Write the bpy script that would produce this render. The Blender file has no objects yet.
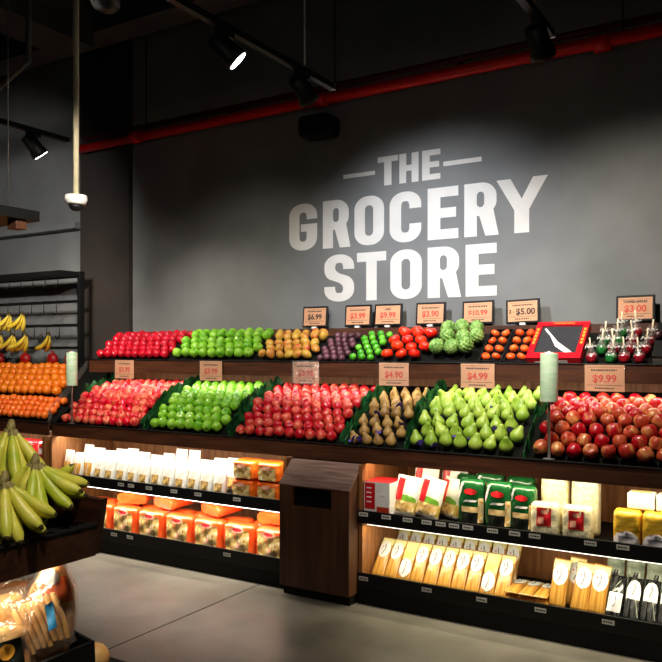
import bpy, bmesh, math, random
from mathutils import Vector, Matrix, Euler

random.seed(7)
SC = bpy.context.scene
COL = SC.collection
R = math.radians
PI = math.pi

# ------------------------------------------------------------------ camera
cam_d = bpy.data.cameras.new('camera')
cam = bpy.data.objects.new('camera', cam_d)
COL.objects.link(cam)
cam.location = (0, 0, 1.55)
cam.rotation_euler = (R(90), 0, R(31.6))
cam_d.sensor_width = 36
cam_d.lens = 770 / 662 * 36
cam_d.shift_y = 19 / 662
cam_d.clip_start = 0.05
SC.camera = cam
# ------------------------------------------------------------------ world
W = bpy.data.worlds.new('world')
SC.world = W
W.use_nodes = True
W.node_tree.nodes['Background'].inputs[0].default_value = (0.75, 0.8, 0.9, 1)
W.node_tree.nodes['Background'].inputs[1].default_value = 0.016
vs = SC.view_settings
vs.view_transform = 'Standard'
vs.look = 'None'
vs.gamma = 1
vs.exposure = 0.0
vs.use_curve_mapping = False

# spot lamps of the ceiling tracks: (x, y, z of lamp, target, watts, cone deg, blend, colour)
WARM = (1.0, 0.90, 0.76)
COOL = (1.0, 0.95, 0.88)
SPOTS = [
    # X,    Y,    aim X, Y, Z,        W,   cone, blend
    (-4.64, 2.90, (-6.1, 4.75, 1.45), 165, 60, 0.7, WARM),
    (-4.64, 3.53, (-4.3, 4.8, 1.40), 145, 80, 1.0, WARM),
    (-4.64, 2.20, (-7.0, 5.1, 2.3), 240, 64, 0.9, COOL),
    (-2.37, 2.88, (-0.9, 4.3, 1.10), 60, 60, 0.8, WARM),
    (-2.37, 3.55, (-2.3, 5.10, 1.85), 172, 98, 1.0, (0.96, 0.97, 1.0)),
    (-1.06, 3.58, (-0.9, 5.0, 1.5), 130, 108, 1.0, WARM),
    (-1.06, 2.60, (-1.9, 4.80, 1.30), 150, 54, 0.7, WARM),
    (-1.06, 1.70, (-3.3, 3.1, 0.0), 16, 75, 0.9, WARM),
    (-1.06, 1.15, (-1.9, 1.38, 1.15), 80, 40, 0.8, WARM),  # unseen track head, added to brighten the foreground bananas
    (-1.06, 0.60, (-1.6, 3.0, 0.0), 16, 80, 0.9, WARM),
    (-2.37, 2.15, (-6.0, 4.80, 1.40), 260, 46, 0.8, WARM),  # unseen head added for frontal light on the oranges
    (-2.37, 1.85, (-3.7, 4.85, 1.40), 215, 56, 0.8, WARM),  # head out of view, added to light the green apples
]
TRACK_Z = 3.1
# LED tubes under shelves: (x0, x1, y, z, watts, colour)
LEDS = [
    (-5.15, -2.92, 4.20, 0.872, 11, (1.0, 0.93, 0.80)),
    (-5.15, -2.92, 4.14, 0.480, 14, (1.0, 0.90, 0.74)),
    (-2.28, 0.45, 4.20, 0.872, 10, (1.0, 0.86, 0.58)),
    (-2.28, 0.45, 4.14, 0.480, 10, (1.0, 0.90, 0.62)),
    (-5.15, 0.45, 4.60, 1.383, 12, (1.0, 0.93, 0.80)),
    (-7.6, -5.32, 4.20, 0.872, 12, (1.0, 0.90, 0.74)),
]

# ------------------------------------------------------------------ node materials
def mat(name, rough=0.5, metal=0.0, spec=0.5):
    m = bpy.data.materials.new(name)
    m.use_nodes = True
    b = m.node_tree.nodes['Principled BSDF']
    b.inputs['Roughness'].default_value = rough
    b.inputs['Metallic'].default_value = metal
    b.inputs['Specular IOR Level'].default_value = spec
    return m, m.node_tree, b

def c4(c):
    return (c[0], c[1], c[2], 1)

def srgb(r, g, b):
    f = lambda v: (v / 255 / 12.92) if v / 255 <= 0.04045 else ((v / 255 + 0.055) / 1.055) ** 2.4
    return (f(r), f(g), f(b))

def noise_mat(name, ca, cb, scale=8, rough=0.5, stretch=(1, 1, 1), detail=4, lo=0.35, hi=0.65, bump=0, coord='Object', spec=0.5, metal=0, rnd=0.0, coat=0):
    """two colours mixed by a noise; rnd shifts the mix from object to object"""
    m, nt, b = mat(name, rough, metal, spec)
    N = nt.nodes
    tc = N.new('ShaderNodeTexCoord')
    mp = N.new('ShaderNodeMapping')
    mp.inputs['Scale'].default_value = stretch
    nz = N.new('ShaderNodeTexNoise')
    nz.inputs['Scale'].default_value = scale
    nz.inputs['Detail'].default_value = detail
    oi = N.new('ShaderNodeObjectInfo')
    vm = N.new('ShaderNodeVectorMath')
    vm.operation = 'ADD'
    sc = N.new('ShaderNodeVectorMath')
    sc.operation = 'SCALE'
    nt.links.new(oi.outputs['Random'], sc.inputs[0])
    sc.inputs['Scale'].default_value = 37.0 if rnd else 0.0
    nt.links.new(tc.outputs[coord], mp.inputs['Vector'])
    nt.links.new(mp.outputs[0], vm.inputs[0])
    nt.links.new(sc.outputs[0], vm.inputs[1])
    nt.links.new(vm.outputs[0], nz.inputs['Vector'])
    mr = N.new('ShaderNodeMapRange')
    mr.inputs['From Min'].default_value = lo
    mr.inputs['From Max'].default_value = hi
    nt.links.new(nz.outputs['Fac'], mr.inputs['Value'])
    fac = mr.outputs[0]
    if rnd:
        ad = N.new('ShaderNodeMath')
        ad.operation = 'MULTIPLY_ADD'
        ad.use_clamp = True
        nt.links.new(oi.outputs['Random'], ad.inputs[0])
        ad.inputs[1].default_value = 2 * rnd
        sb = N.new('ShaderNodeMath')
        sb.operation = 'SUBTRACT'
        nt.links.new(mr.outputs[0], sb.inputs[0])
        sb.inputs[1].default_value = rnd
        nt.links.new(sb.outputs[0], ad.inputs[2])
        fac = ad.outputs[0]
    mx = N.new('ShaderNodeMix')
    mx.data_type = 'RGBA'
    mx.inputs['A'].default_value = c4(ca)
    mx.inputs['B'].default_value = c4(cb)
    nt.links.new(fac, mx.inputs['Factor'])
    nt.links.new(mx.outputs['Result'], b.inputs['Base Color'])
    if bump:
        bp = N.new('ShaderNodeBump')
        bp.inputs['Strength'].default_value = bump
        bp.inputs['Distance'].default_value = 0.01
        nt.links.new(nz.outputs['Fac'], bp.inputs['Height'])
        nt.links.new(bp.outputs[0], b.inputs['Normal'])
    if coat:
        b.inputs['Coat Weight'].default_value = coat
        b.inputs['Coat Roughness'].default_value = 0.15
    return m

def voro_mat(name, cols, scale=60, rough=0.5, stretch=(1, 1, 1), coat=0.3, bump=0.4):
    """pieces of food seen through film: voronoi cells in a few colours"""
    m, nt, b = mat(name, rough)
    N = nt.nodes
    tc = N.new('ShaderNodeTexCoord')
    mp = N.new('ShaderNodeMapping')
    mp.inputs['Scale'].default_value = stretch
    vo = N.new('ShaderNodeTexVoronoi')
    vo.inputs['Scale'].default_value = scale
    nt.links.new(tc.outputs['Object'], mp.inputs['Vector'])
    nt.links.new(mp.outputs[0], vo.inputs['Vector'])
    rp = N.new('ShaderNodeValToRGB')
    rp.color_ramp.interpolation = 'LINEAR'
    e = rp.color_ramp.elements
    for i, c in enumerate(cols):
        p = i / max(1, len(cols) - 1)
        el = e[i] if i < 2 else e.new(p)
        el.position = p
        el.color = c4(c)
    sp = N.new('ShaderNodeSeparateColor')
    nt.links.new(vo.outputs['Color'], sp.inputs[0])
    nt.links.new(sp.outputs[0], rp.inputs[0])
    nt.links.new(rp.outputs[0], b.inputs['Base Color'])
    bp = N.new('ShaderNodeBump')
    bp.inputs['Strength'].default_value = bump
    bp.inputs['Distance'].default_value = 0.004
    bp.invert = True
    nt.links.new(vo.outputs['Distance'], bp.inputs['Height'])
    nt.links.new(bp.outputs[0], b.inputs['Normal'])
    b.inputs['Coat Weight'].default_value = coat
    b.inputs['Coat Roughness'].default_value = 0.12
    return m

def zone_mat(name, stops, axis=2, rough=0.35, coat=0.3, noise=0.0):
    """hard printed zones along one axis of the object's own box"""
    m, nt, b = mat(name, rough)
    N = nt.nodes
    tc = N.new('ShaderNodeTexCoord')
    sp = N.new('ShaderNodeSeparateXYZ')
    nt.links.new(tc.outputs['Generated'], sp.inputs[0])
    src = sp.outputs[axis]
    if noise:
        nz = N.new('ShaderNodeTexNoise')
        nz.inputs['Scale'].default_value = 6
        nt.links.new(tc.outputs['Generated'], nz.inputs['Vector'])
        ma = N.new('ShaderNodeMath')
        ma.operation = 'MULTIPLY_ADD'
        ma.inputs[1].default_value = noise
        nt.links.new(nz.outputs['Fac'], ma.inputs[0])
        nt.links.new(src, ma.inputs[2])
        src = ma.outputs[0]
    rp = N.new('ShaderNodeValToRGB')
    rp.color_ramp.interpolation = 'CONSTANT'
    e = rp.color_ramp.elements
    for i, (p, c) in enumerate(stops):
        el = e[i] if i < 2 else e.new(p)
        el.position = p
        el.color = c4(c)
    nt.links.new(src, rp.inputs[0])
    nt.links.new(rp.outputs[0], b.inputs['Base Color'])
    b.inputs['Coat Weight'].default_value = coat
    b.inputs['Coat Roughness'].default_value = 0.15
    return m

def flat(name, c, rough=0.5, metal=0, spec=0.5, coat=0):
    c1 = tuple(x * 0.93 for x in c)
    c2 = tuple(min(1, x * 1.05) for x in c)
    return noise_mat(name, c1, c2, 14, rough, spec=spec, metal=metal, coat=coat)

def emis(name, c, s):
    m, nt, b = mat(name, 0.4)
    b.inputs['Base Color'].default_value = c4(c)
    b.inputs['Emission Color'].default_value = c4(c)
    b.inputs['Emission Strength'].default_value = s
    return m

def film(name, tint=(1, 1, 1), alpha=0.3, rough=0.12, veil=0.03):
    """clear plastic film: see-through, glossier at grazing angles, a faint milky veil"""
    m, nt, b = mat(name, rough)
    N = nt.nodes
    b.inputs['Base Color'].default_value = c4(tint)
    tr = N.new('ShaderNodeBsdfTransparent')
    gl = N.new('ShaderNodeBsdfGlossy')
    gl.inputs['Roughness'].default_value = rough
    gl.inputs['Color'].default_value = c4(tint)
    lw = N.new('ShaderNodeLayerWeight')
    lw.inputs['Blend'].default_value = 0.35
    ml = N.new('ShaderNodeMath')
    ml.operation = 'MULTIPLY_ADD'
    ml.inputs[1].default_value = alpha * 1.6
    ml.inputs[2].default_value = alpha * 0.3
    nz = N.new('ShaderNodeTexNoise')
    nz.inputs['Scale'].default_value = 24
    nz.inputs['Detail'].default_value = 3
    tc = N.new('ShaderNodeTexCoord')
    nt.links.new(tc.outputs['Object'], nz.inputs['Vector'])
    bp = N.new('ShaderNodeBump')
    bp.inputs['Strength'].default_value = 0.9
    bp.inputs['Distance'].default_value = 0.02
    nt.links.new(nz.outputs['Fac'], bp.inputs['Height'])
    nt.links.new(bp.outputs[0], gl.inputs['Normal'])
    nt.links.new(bp.outputs[0], lw.inputs['Normal'])
    nt.links.new(lw.outputs['Facing'], ml.inputs[0])
    m1 = N.new('ShaderNodeMixShader')
    m1.inputs[0].default_value = veil
    nt.links.new(tr.outputs[0], m1.inputs[1])
    nt.links.new(b.outputs[0], m1.inputs[2])
    m2 = N.new('ShaderNodeMixShader')
    nt.links.new(ml.outputs[0], m2.inputs[0])
    nt.links.new(m1.outputs[0], m2.inputs[1])
    nt.links.new(gl.outputs[0], m2.inputs[2])
    nt.links.new(m2.outputs[0], N['Material Output'].inputs['Surface'])
    return m

M = {}
M['wall'] = noise_mat('grey_wall_paint', srgb(112, 114, 115), srgb(122, 124, 125), 3, 0.75, bump=0.03)
M['wall_dark'] = noise_mat('charcoal_paint', srgb(44, 38, 35), srgb(52, 45, 41), 3, 0.85)
M['ceil'] = noise_mat('dark_ceiling', srgb(46, 46, 48), srgb(58, 57, 58), 2, 0.9)
M['floor'] = noise_mat('polished_concrete', srgb(98, 94, 86), srgb(140, 134, 123), 1.6, 0.38, detail=10, bump=0.02, spec=0.35)
M['joint'] = flat('dark_joint_filler', srgb(40, 37, 34), 0.9)  # plain dark colour of the saw-cut joints
M['wood'] = noise_mat('dark_walnut', srgb(56, 30, 18), srgb(86, 48, 28), 9, 0.45, stretch=(0.35, 6, 6), detail=6, bump=0.02)
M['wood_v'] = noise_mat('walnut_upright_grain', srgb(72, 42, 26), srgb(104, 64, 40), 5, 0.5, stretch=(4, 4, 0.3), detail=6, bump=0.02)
M['wood_lt'] = noise_mat('oak_backing', srgb(126, 76, 38), srgb(164, 108, 62), 9, 0.5, stretch=(4, 4, 0.4), detail=6)
M['wood_lid'] = noise_mat('lit_walnut_lid', srgb(120, 92, 82), srgb(165, 135, 124), 10, 0.35, stretch=(0.4, 5, 5), detail=6)  # paler walnut: light on the sloped lid is put into its colour
M['black'] = flat('black_metal', srgb(18, 18, 19), 0.5, spec=0.3)
M['black_matte'] = flat('black_laminate', srgb(14, 13, 13), 0.7, spec=0.25)
M['bed'] = flat('dark_display_mat', srgb(12, 14, 11), 0.9, spec=0.15)
M['white'] = flat('white_plastic', srgb(235, 235, 232), 0.4)
M['paint_white'] = noise_mat('white_wall_paint', srgb(214, 212, 208), srgb(222, 220, 217), 6, 0.7)
M['red_pipe'] = flat('red_sprinkler_paint', srgb(222, 10, 14), 0.4)
M['steel'] = noise_mat('brushed_steel', (0.45, 0.44, 0.42), (0.6, 0.59, 0.57), 20, 0.35, metal=0.9)
M['pole'] = flat('cream_pole_paint', srgb(196, 188, 158), 0.5)
M['lens'] = emis('lamp_lens', (1.0, 0.95, 0.85), 14)
M['led'] = emis('led_tube', (1.0, 0.93, 0.82), 5)
M['led_warm'] = emis('led_tube_warm', (1.0, 0.93, 0.78), 2.2)
M['card'] = noise_mat('tan_card', srgb(206, 150, 112), srgb(216, 162, 124), 5, 0.6)
M['ink_red'] = flat('red_print', srgb(206, 74, 54), 0.6)
M['ink_dark'] = flat('dark_print', srgb(58, 40, 30), 0.6)
M['tag'] = flat('shelf_tag_paper', srgb(222, 220, 214), 0.6)
# fruit
M['apple_pink'] = noise_mat('pink_apple_skin', srgb(206, 8, 36), srgb(244, 158, 112), 16, 0.25, lo=0.46, hi=0.82, rnd=0.16, coat=0.4)
M['apple_red'] = noise_mat('deep_red_apple_skin', srgb(176, 2, 26), srgb(222, 30, 50), 18, 0.2, lo=0.4, hi=0.8, rnd=0.12, coat=0.5)
M['apple_blush'] = noise_mat('blush_apple_skin', srgb(180, 8, 28), srgb(236, 128, 92), 17, 0.25, lo=0.48, hi=0.84, rnd=0.16, coat=0.4)
M['apple_gala'] = noise_mat('striped_apple_skin', srgb(178, 10, 26), srgb(238, 184, 104), 13, 0.25, stretch=(1.6, 1.6, 0.7), lo=0.5, hi=0.8, rnd=0.22, coat=0.4)
M['apple_green'] = noise_mat('green_apple_skin', srgb(92, 166, 22), srgb(146, 202, 56), 12, 0.25, rnd=0.12, coat=0.4)
M['pear_green'] = noise_mat('green_pear_skin', srgb(128, 166, 44), srgb(176, 202, 82), 14, 0.4, rnd=0.15, coat=0.15)
M['pear_brown'] = noise_mat('russet_pear_skin', srgb(128, 92, 42), srgb(186, 148, 82), 16, 0.5, rnd=0.18)
M['stem'] = flat('brown_stem', srgb(84, 60, 34), 0.8)
M['mango'] = noise_mat('mango_skin', srgb(206, 162, 60), srgb(196, 76, 40), 12, 0.4, lo=0.46, hi=0.72, rnd=0.25, coat=0.2)
M['plum'] = noise_mat('dark_plum_skin', srgb(58, 28, 36), srgb(112, 66, 78), 14, 0.4, rnd=0.2)
M['lime'] = noise_mat('lime_skin', srgb(40, 138, 22), srgb(108, 190, 44), 16, 0.3, rnd=0.15, coat=0.3)
M['tomato'] = noise_mat('tomato_skin', srgb(226, 24, 14), srgb(244, 66, 24), 12, 0.2, rnd=0.2, coat=0.5)
M['persimmon'] = noise_mat('persimmon_skin', srgb(226, 66, 16), srgb(244, 112, 40), 12, 0.3, rnd=0.2, coat=0.3)
M['custard'] = noise_mat('custard_apple_skin', srgb(84, 128, 46), srgb(150, 186, 98), 26, 0.55, rnd=0.1)
M['orange'] = noise_mat('orange_peel', srgb(238, 104, 10), srgb(252, 146, 30), 60, 0.4, rnd=0.2, coat=0.2, bump=0.1)
M['clementine'] = noise_mat('clementine_peel', srgb(232, 84, 14), srgb(250, 130, 40), 40, 0.4, rnd=0.2, coat=0.2, bump=0.1)
M['banana_y'] = noise_mat('ripe_banana_skin', srgb(226, 190, 40), srgb(244, 218, 84), 14, 0.45, rnd=0.1)
M['banana_g'] = noise_mat('greenish_banana_skin', srgb(178, 196, 44), srgb(238, 226, 92), 9, 0.42, rnd=0.2)
M['banana_tip'] = flat('banana_tip', srgb(66, 54, 26), 0.8)
M['banana_crown'] = noise_mat('banana_crown', srgb(112, 98, 50), srgb(160, 146, 84), 30, 0.6)
M['leaf'] = noise_mat('dark_green_leaf', srgb(12, 52, 26), srgb(36, 104, 50), 18, 0.35, coat=0.3)
M['purple'] = flat('purple_paper', srgb(74, 52, 140), 0.6)
M['toffee_red'] = noise_mat('candy_red', srgb(126, 8, 26), srgb(176, 26, 44), 20, 0.1, coat=0.9)
M['toffee_green'] = noise_mat('candy_green', srgb(16, 92, 40), srgb(40, 140, 66), 20, 0.1, coat=0.9)
M['stick'] = flat('wooden_stick', srgb(240, 222, 190), 0.7)
M['film'] = film('clear_film', (1, 1, 1), 0.16)
M['film_card'] = film('card_sleeve_film', (1, 1, 1), 0.06, 0.1, 0.02)
M['film_crumpled'] = film('crumpled_film', (1, 1, 1), 0.4, 0.2, 0.12)
M['film_bread'] = film('clear_bread_bag', (1, 0.97, 0.93), 0.22, 0.2, 0.05)
M['acrylic'] = film('clear_acrylic', (0.95, 0.88, 0.86), 0.2, 0.1, 0.3)
M['acrylic_dark'] = film('smoked_acrylic', (0.4, 0.38, 0.36), 0.1, 0.08, 0.05)
M['red_box'] = flat('red_carton', srgb(206, 16, 34), 0.35, coat=0.3)
M['gold'] = flat('gold_print', srgb(232, 168, 56), 0.4)
M['grey_tray'] = flat('grey_print', srgb(92, 92, 94), 0.5)
M['roll'] = noise_mat('green_tinted_bag_roll', srgb(176, 222, 178), srgb(226, 242, 220), 10, 0.35, stretch=(1, 1, 5), lo=0.3, hi=0.7, coat=0.4)
M['roll_end'] = flat('bag_roll_core', srgb(214, 224, 214), 0.5)

# ------------------------------------------------------------------ mesh helpers
def box(bm, x0, x1, y0, y1, z0, z1, mi=0):
    v = [bm.verts.new((x, y, z)) for z in (z0, z1) for y in (y0, y1) for x in (x0, x1)]
    for f in ((0, 2, 3, 1), (4, 5, 7, 6), (0, 1, 5, 4), (2, 6, 7, 3), (0, 4, 6, 2), (1, 3, 7, 5)):
        bm.faces.new([v[i] for i in f]).material_index = mi
    return v

def rbox(bm, x0, x1, y0, y1, z0, z1, r=0.004):
    """box with its edges rounded off"""
    b2 = bmesh.new()
    box(b2, x0, x1, y0, y1, z0, z1)
    bmesh.ops.bevel(b2, geom=b2.edges[:], offset=r, segments=2, profile=0.5, affect='EDGES')
    me = bpy.data.meshes.new('tmp')
    b2.to_mesh(me)
    b2.free()
    bm.from_mesh(me)
    bpy.data.meshes.remove(me)

def prism(bm, pts, axis, a0, a1):
    """2-D outline swept along an axis: axis 'x' takes (y,z) points, 'y' takes (x,z), 'z' takes (x,y)"""
    f = {'x': lambda p, a: (a, p[0], p[1]), 'y': lambda p, a: (p[0], a, p[1]), 'z': lambda p, a: (p[0], p[1], a)}[axis]
    A = [bm.verts.new(f(p, a0)) for p in pts]
    B = [bm.verts.new(f(p, a1)) for p in pts]
    n = len(pts)
    bm.faces.new(A)
    bm.faces.new(B[::-1])
    for i in range(n):
        bm.faces.new((A[i], B[i], B[(i + 1) % n], A[(i + 1) % n]))
    bmesh.ops.recalc_face_normals(bm, faces=bm.faces[:])

def tube(bm, pts, rad, seg=10, cap=True, mi=0):
    """round tube through points; rad is a number or one per point"""
    pts = [Vector(p) for p in pts]
    n = len(pts)
    rs = rad if isinstance(rad, (list, tuple)) else [rad] * n
    rings = []
    t0 = (pts[1] - pts[0]).normalized()
    up = Vector((0, 0, 1)) if abs(t0.z) < 0.9 else Vector((1, 0, 0))
    nx = t0.cross(up).normalized()
    for i, p in enumerate(pts):
        t = (pts[min(i + 1, n - 1)] - pts[max(i - 1, 0)]).normalized()
        nx = (nx - t * nx.dot(t)).normalized()
        ny = t.cross(nx)
        rings.append([bm.verts.new(p + (nx * math.cos(2 * PI * k / seg) + ny * math.sin(2 * PI * k / seg)) * rs[i]) for k in range(seg)])
    for i in range(n - 1):
        for k in range(seg):
            f = bm.faces.new((rings[i][k], rings[i][(k + 1) % seg], rings[i + 1][(k + 1) % seg], rings[i + 1][k]))
            f.material_index = mi
            f.smooth = True
    if cap:
        bm.faces.new(rings[0][::-1]).material_index = mi
        bm.faces.new(rings[-1]).material_index = mi
    return rings

def lathe(bm, prof, seg=20, c=(0, 0, 0)):
    """profile of (radius, z) turned about z; radius 0 ends close to a point"""
    rings = []
    for r, z in prof:
        if r < 1e-6:
            rings.append([bm.verts.new((c[0], c[1], c[2] + z))])
        else:
            rings.append([bm.verts.new((c[0] + r * math.cos(2 * PI * k / seg), c[1] + r * math.sin(2 * PI * k / seg), c[2] + z)) for k in range(seg)])
    for a, b in zip(rings, rings[1:]):
        for k in range(seg):
            k2 = (k + 1) % seg
            if len(a) == 1 and len(b) == 1:
                continue
            if len(a) == 1:
                f = bm.faces.new((a[0], b[k2], b[k]))
            elif len(b) == 1:
                f = bm.faces.new((a[k], a[k2], b[0]))
            else:
                f = bm.faces.new((a[k], a[k2], b[k2], b[k]))
            f.smooth = True
    if len(rings[0]) > 1:
        bm.faces.new(rings[0][::-1])
    if len(rings[-1]) > 1:
        bm.faces.new(rings[-1])

def to_mesh(name, bm):
    bmesh.ops.recalc_face_normals(bm, faces=bm.faces[:])
    me = bpy.data.meshes.new(name)
    bm.to_mesh(me)
    bm.free()
    return me

def link(name, me, parent=None):
    o = bpy.data.objects.new(name, me)
    COL.objects.link(o)
    if parent is not None:
        o.parent = parent
    return o

def part(name, bm, m, parent=None, world=False):
    """one mesh object; world=True: the shape is in world coordinates and its top parent is only moved, not turned"""
    if world and parent is not None:
        q, off = parent, Vector()
        while q is not None:
            off += q.location
            q = q.parent
        bmesh.ops.translate(bm, verts=bm.verts[:], vec=-off)
    me = to_mesh(name, bm)
    for x in (m if isinstance(m, (list, tuple)) else [m]):
        me.materials.append(x)
    return link(name, me, parent)

def tag(o, label, cat, group=None):
    o['label'] = label
    o['category'] = cat
    if group:
        o['group'] = group
    return o

def thing(name, label, cat, loc=(0, 0, 0), rot=(0, 0, 0), group=None):
    o = bpy.data.objects.new(name, None)
    o.empty_display_size = 0.05
    COL.objects.link(o)
    o.location = loc
    o.rotation_euler = rot
    return tag(o, label, cat, group)

def struct(name, bm, m, parent=None):
    o = part(name, bm, m, parent)
    o['kind'] = 'structure'
    return o

KIDS = {}
def dup(root, loc, rot=(0, 0, 0), label=None, scale=None):
    """a copy of a thing with copies of its parts and their sub-parts"""
    r = root.copy()
    COL.objects.link(r)
    r.location = loc
    r.rotation_euler = rot
    if label:
        r['label'] = label
    if scale:
        r.scale = (scale,) * 3 if not isinstance(scale, tuple) else scale
    for ch in list(root.children):
        c = ch.copy()
        COL.objects.link(c)
        c.parent = r
        for g in list(ch.children):
            d = g.copy()
            COL.objects.link(d)
            d.parent = c
    return r

def wipe(root):
    """take a pattern thing out again once its copies stand"""
    for ch in list(root.children):
        for g in list(ch.children):
            bpy.data.objects.remove(g)
        bpy.data.objects.remove(ch)
    bpy.data.objects.remove(root)

def lettering(name, body, size, m, parent, loc, rot=(R(90), 0, 0), align='CENTER', fat=0.0, ext=0.0006, sx=1.0):
    cu = bpy.data.curves.new('tmp_text', 'FONT')
    cu.body = body
    cu.size = size
    cu.align_x = align
    cu.align_y = 'CENTER'
    cu.offset = fat
    cu.extrude = ext
    cu.resolution_u = 3
    tmp = bpy.data.objects.new('tmp_text', cu)
    COL.objects.link(tmp)
    bpy.context.view_layer.update()
    me = bpy.data.meshes.new_from_object(tmp.evaluated_get(bpy.context.evaluated_depsgraph_get()))
    bpy.data.objects.remove(tmp)
    bpy.data.curves.remove(cu)
    me.name = name
    me.materials.clear()
    me.materials.append(m)
    o = link(name, me, parent)
    o.location = loc
    o.rotation_euler = rot
    o.scale = (sx, 1, 1)
    return o

ORD = ['zeroth', 'first', 'second', 'third', 'fourth', 'fifth', 'sixth', 'seventh', 'eighth', 'ninth', 'tenth', 'eleventh', 'twelfth',
       'thirteenth', 'fourteenth', 'fifteenth', 'sixteenth', 'seventeenth', 'eighteenth', 'nineteenth', 'twentieth'] + ['twenty-' + w for w in ('first', 'second', 'third', 'fourth', 'fifth', 'sixth', 'seventh', 'eighth', 'ninth')]
def row_word(i, n):
    return 'front' if i == 0 else 'back' if i == n - 1 else ORD[i + 1]

def X_at(px, Y):
    """world x of the camera ray through a picture column where it meets the plane y = Y"""
    a = R(31.6)
    r = (px - 331) / 770
    return Y * (-math.sin(a) + r * math.cos(a)) / (math.cos(a) + r * math.sin(a))

# ------------------------------------------------------------------ the setting
bm = bmesh.new(); box(bm, -9, 4, -3, 5.3, -0.1, 0)
struct('floor', bm, M['floor'])
bm = bmesh.new(); box(bm, -9, 4, 5.2, 5.35, 0, 4.7)
struct('wall_back', bm, M['wall'])
bm = bmesh.new(); box(bm, -9.15, -9, -3, 5.35, 0, 4.7)
struct('wall_left', bm, M['wall'])
bm = bmesh.new(); box(bm, 4, 4.15, -3, 5.35, 0, 4.7)
struct('wall_right', bm, M['wall'])
bm = bmesh.new(); box(bm, -9, 4, -3.15, -3, 0, 4.7)
struct('wall_front', bm, M['wall_dark'])
bm = bmesh.new(); box(bm, -9.15, 4.15, -3.15, 5.35, 4.6, 4.7)
struct('ceiling', bm, M['ceil'])
bm = bmesh.new(); box(bm, -6.06, -5.39, 5.15, 5.2, 0, 4.6)
struct('pillar_wall', bm, M['wall_dark'])
bm = bmesh.new(); box(bm, -9, -6.06, 5.08, 5.2, 2.74, 2.80)
struct('trim_bulkhead', bm, M['wall'])
bm = bmesh.new(); box(bm, -9, 4, 4.3, 4.55, 4.12, 4.6)
struct('ceiling_beam', bm, M['ceil'])
bm = bmesh.new(); box(bm, -5.3, -4.9, -1, 4.3, 4.0, 4.6)
struct('ceiling_beam_cross', bm, M['ceil'])
# saw cuts in the slab
bm = bmesh.new(); box(bm, -3.075, -3.068, -3, 4.1, 0.0, 0.0012)
struct('floor_joint', bm, M['joint'])
bm = bmesh.new(); box(bm, -0.07, -0.063, -3, 4.1, 0.0, 0.0012)
struct('floor_joint_beside', bm, M['joint'])

# ------------------------------------------------------------------ wall lettering (painted on the wall)
def arc(cx, cy, rx, ry, a0, a1, n=8):
    return [(cx + rx * math.cos(R(a0 + (a1 - a0) * i / n)), cy + ry * math.sin(R(a0 + (a1 - a0) * i / n))) for i in range(n + 1)]

def rr(x0, x1, y0, y1, rx, ry):
    return arc(x1 - rx, y0 + ry, rx, ry, -90, 0) + arc(x1 - rx, y1 - ry, rx, ry, 0, 90) + arc(x0 + rx, y1 - ry, rx, ry, 90, 180) + arc(x0 + rx, y0 + ry, rx, ry, 180, 270)

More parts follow.
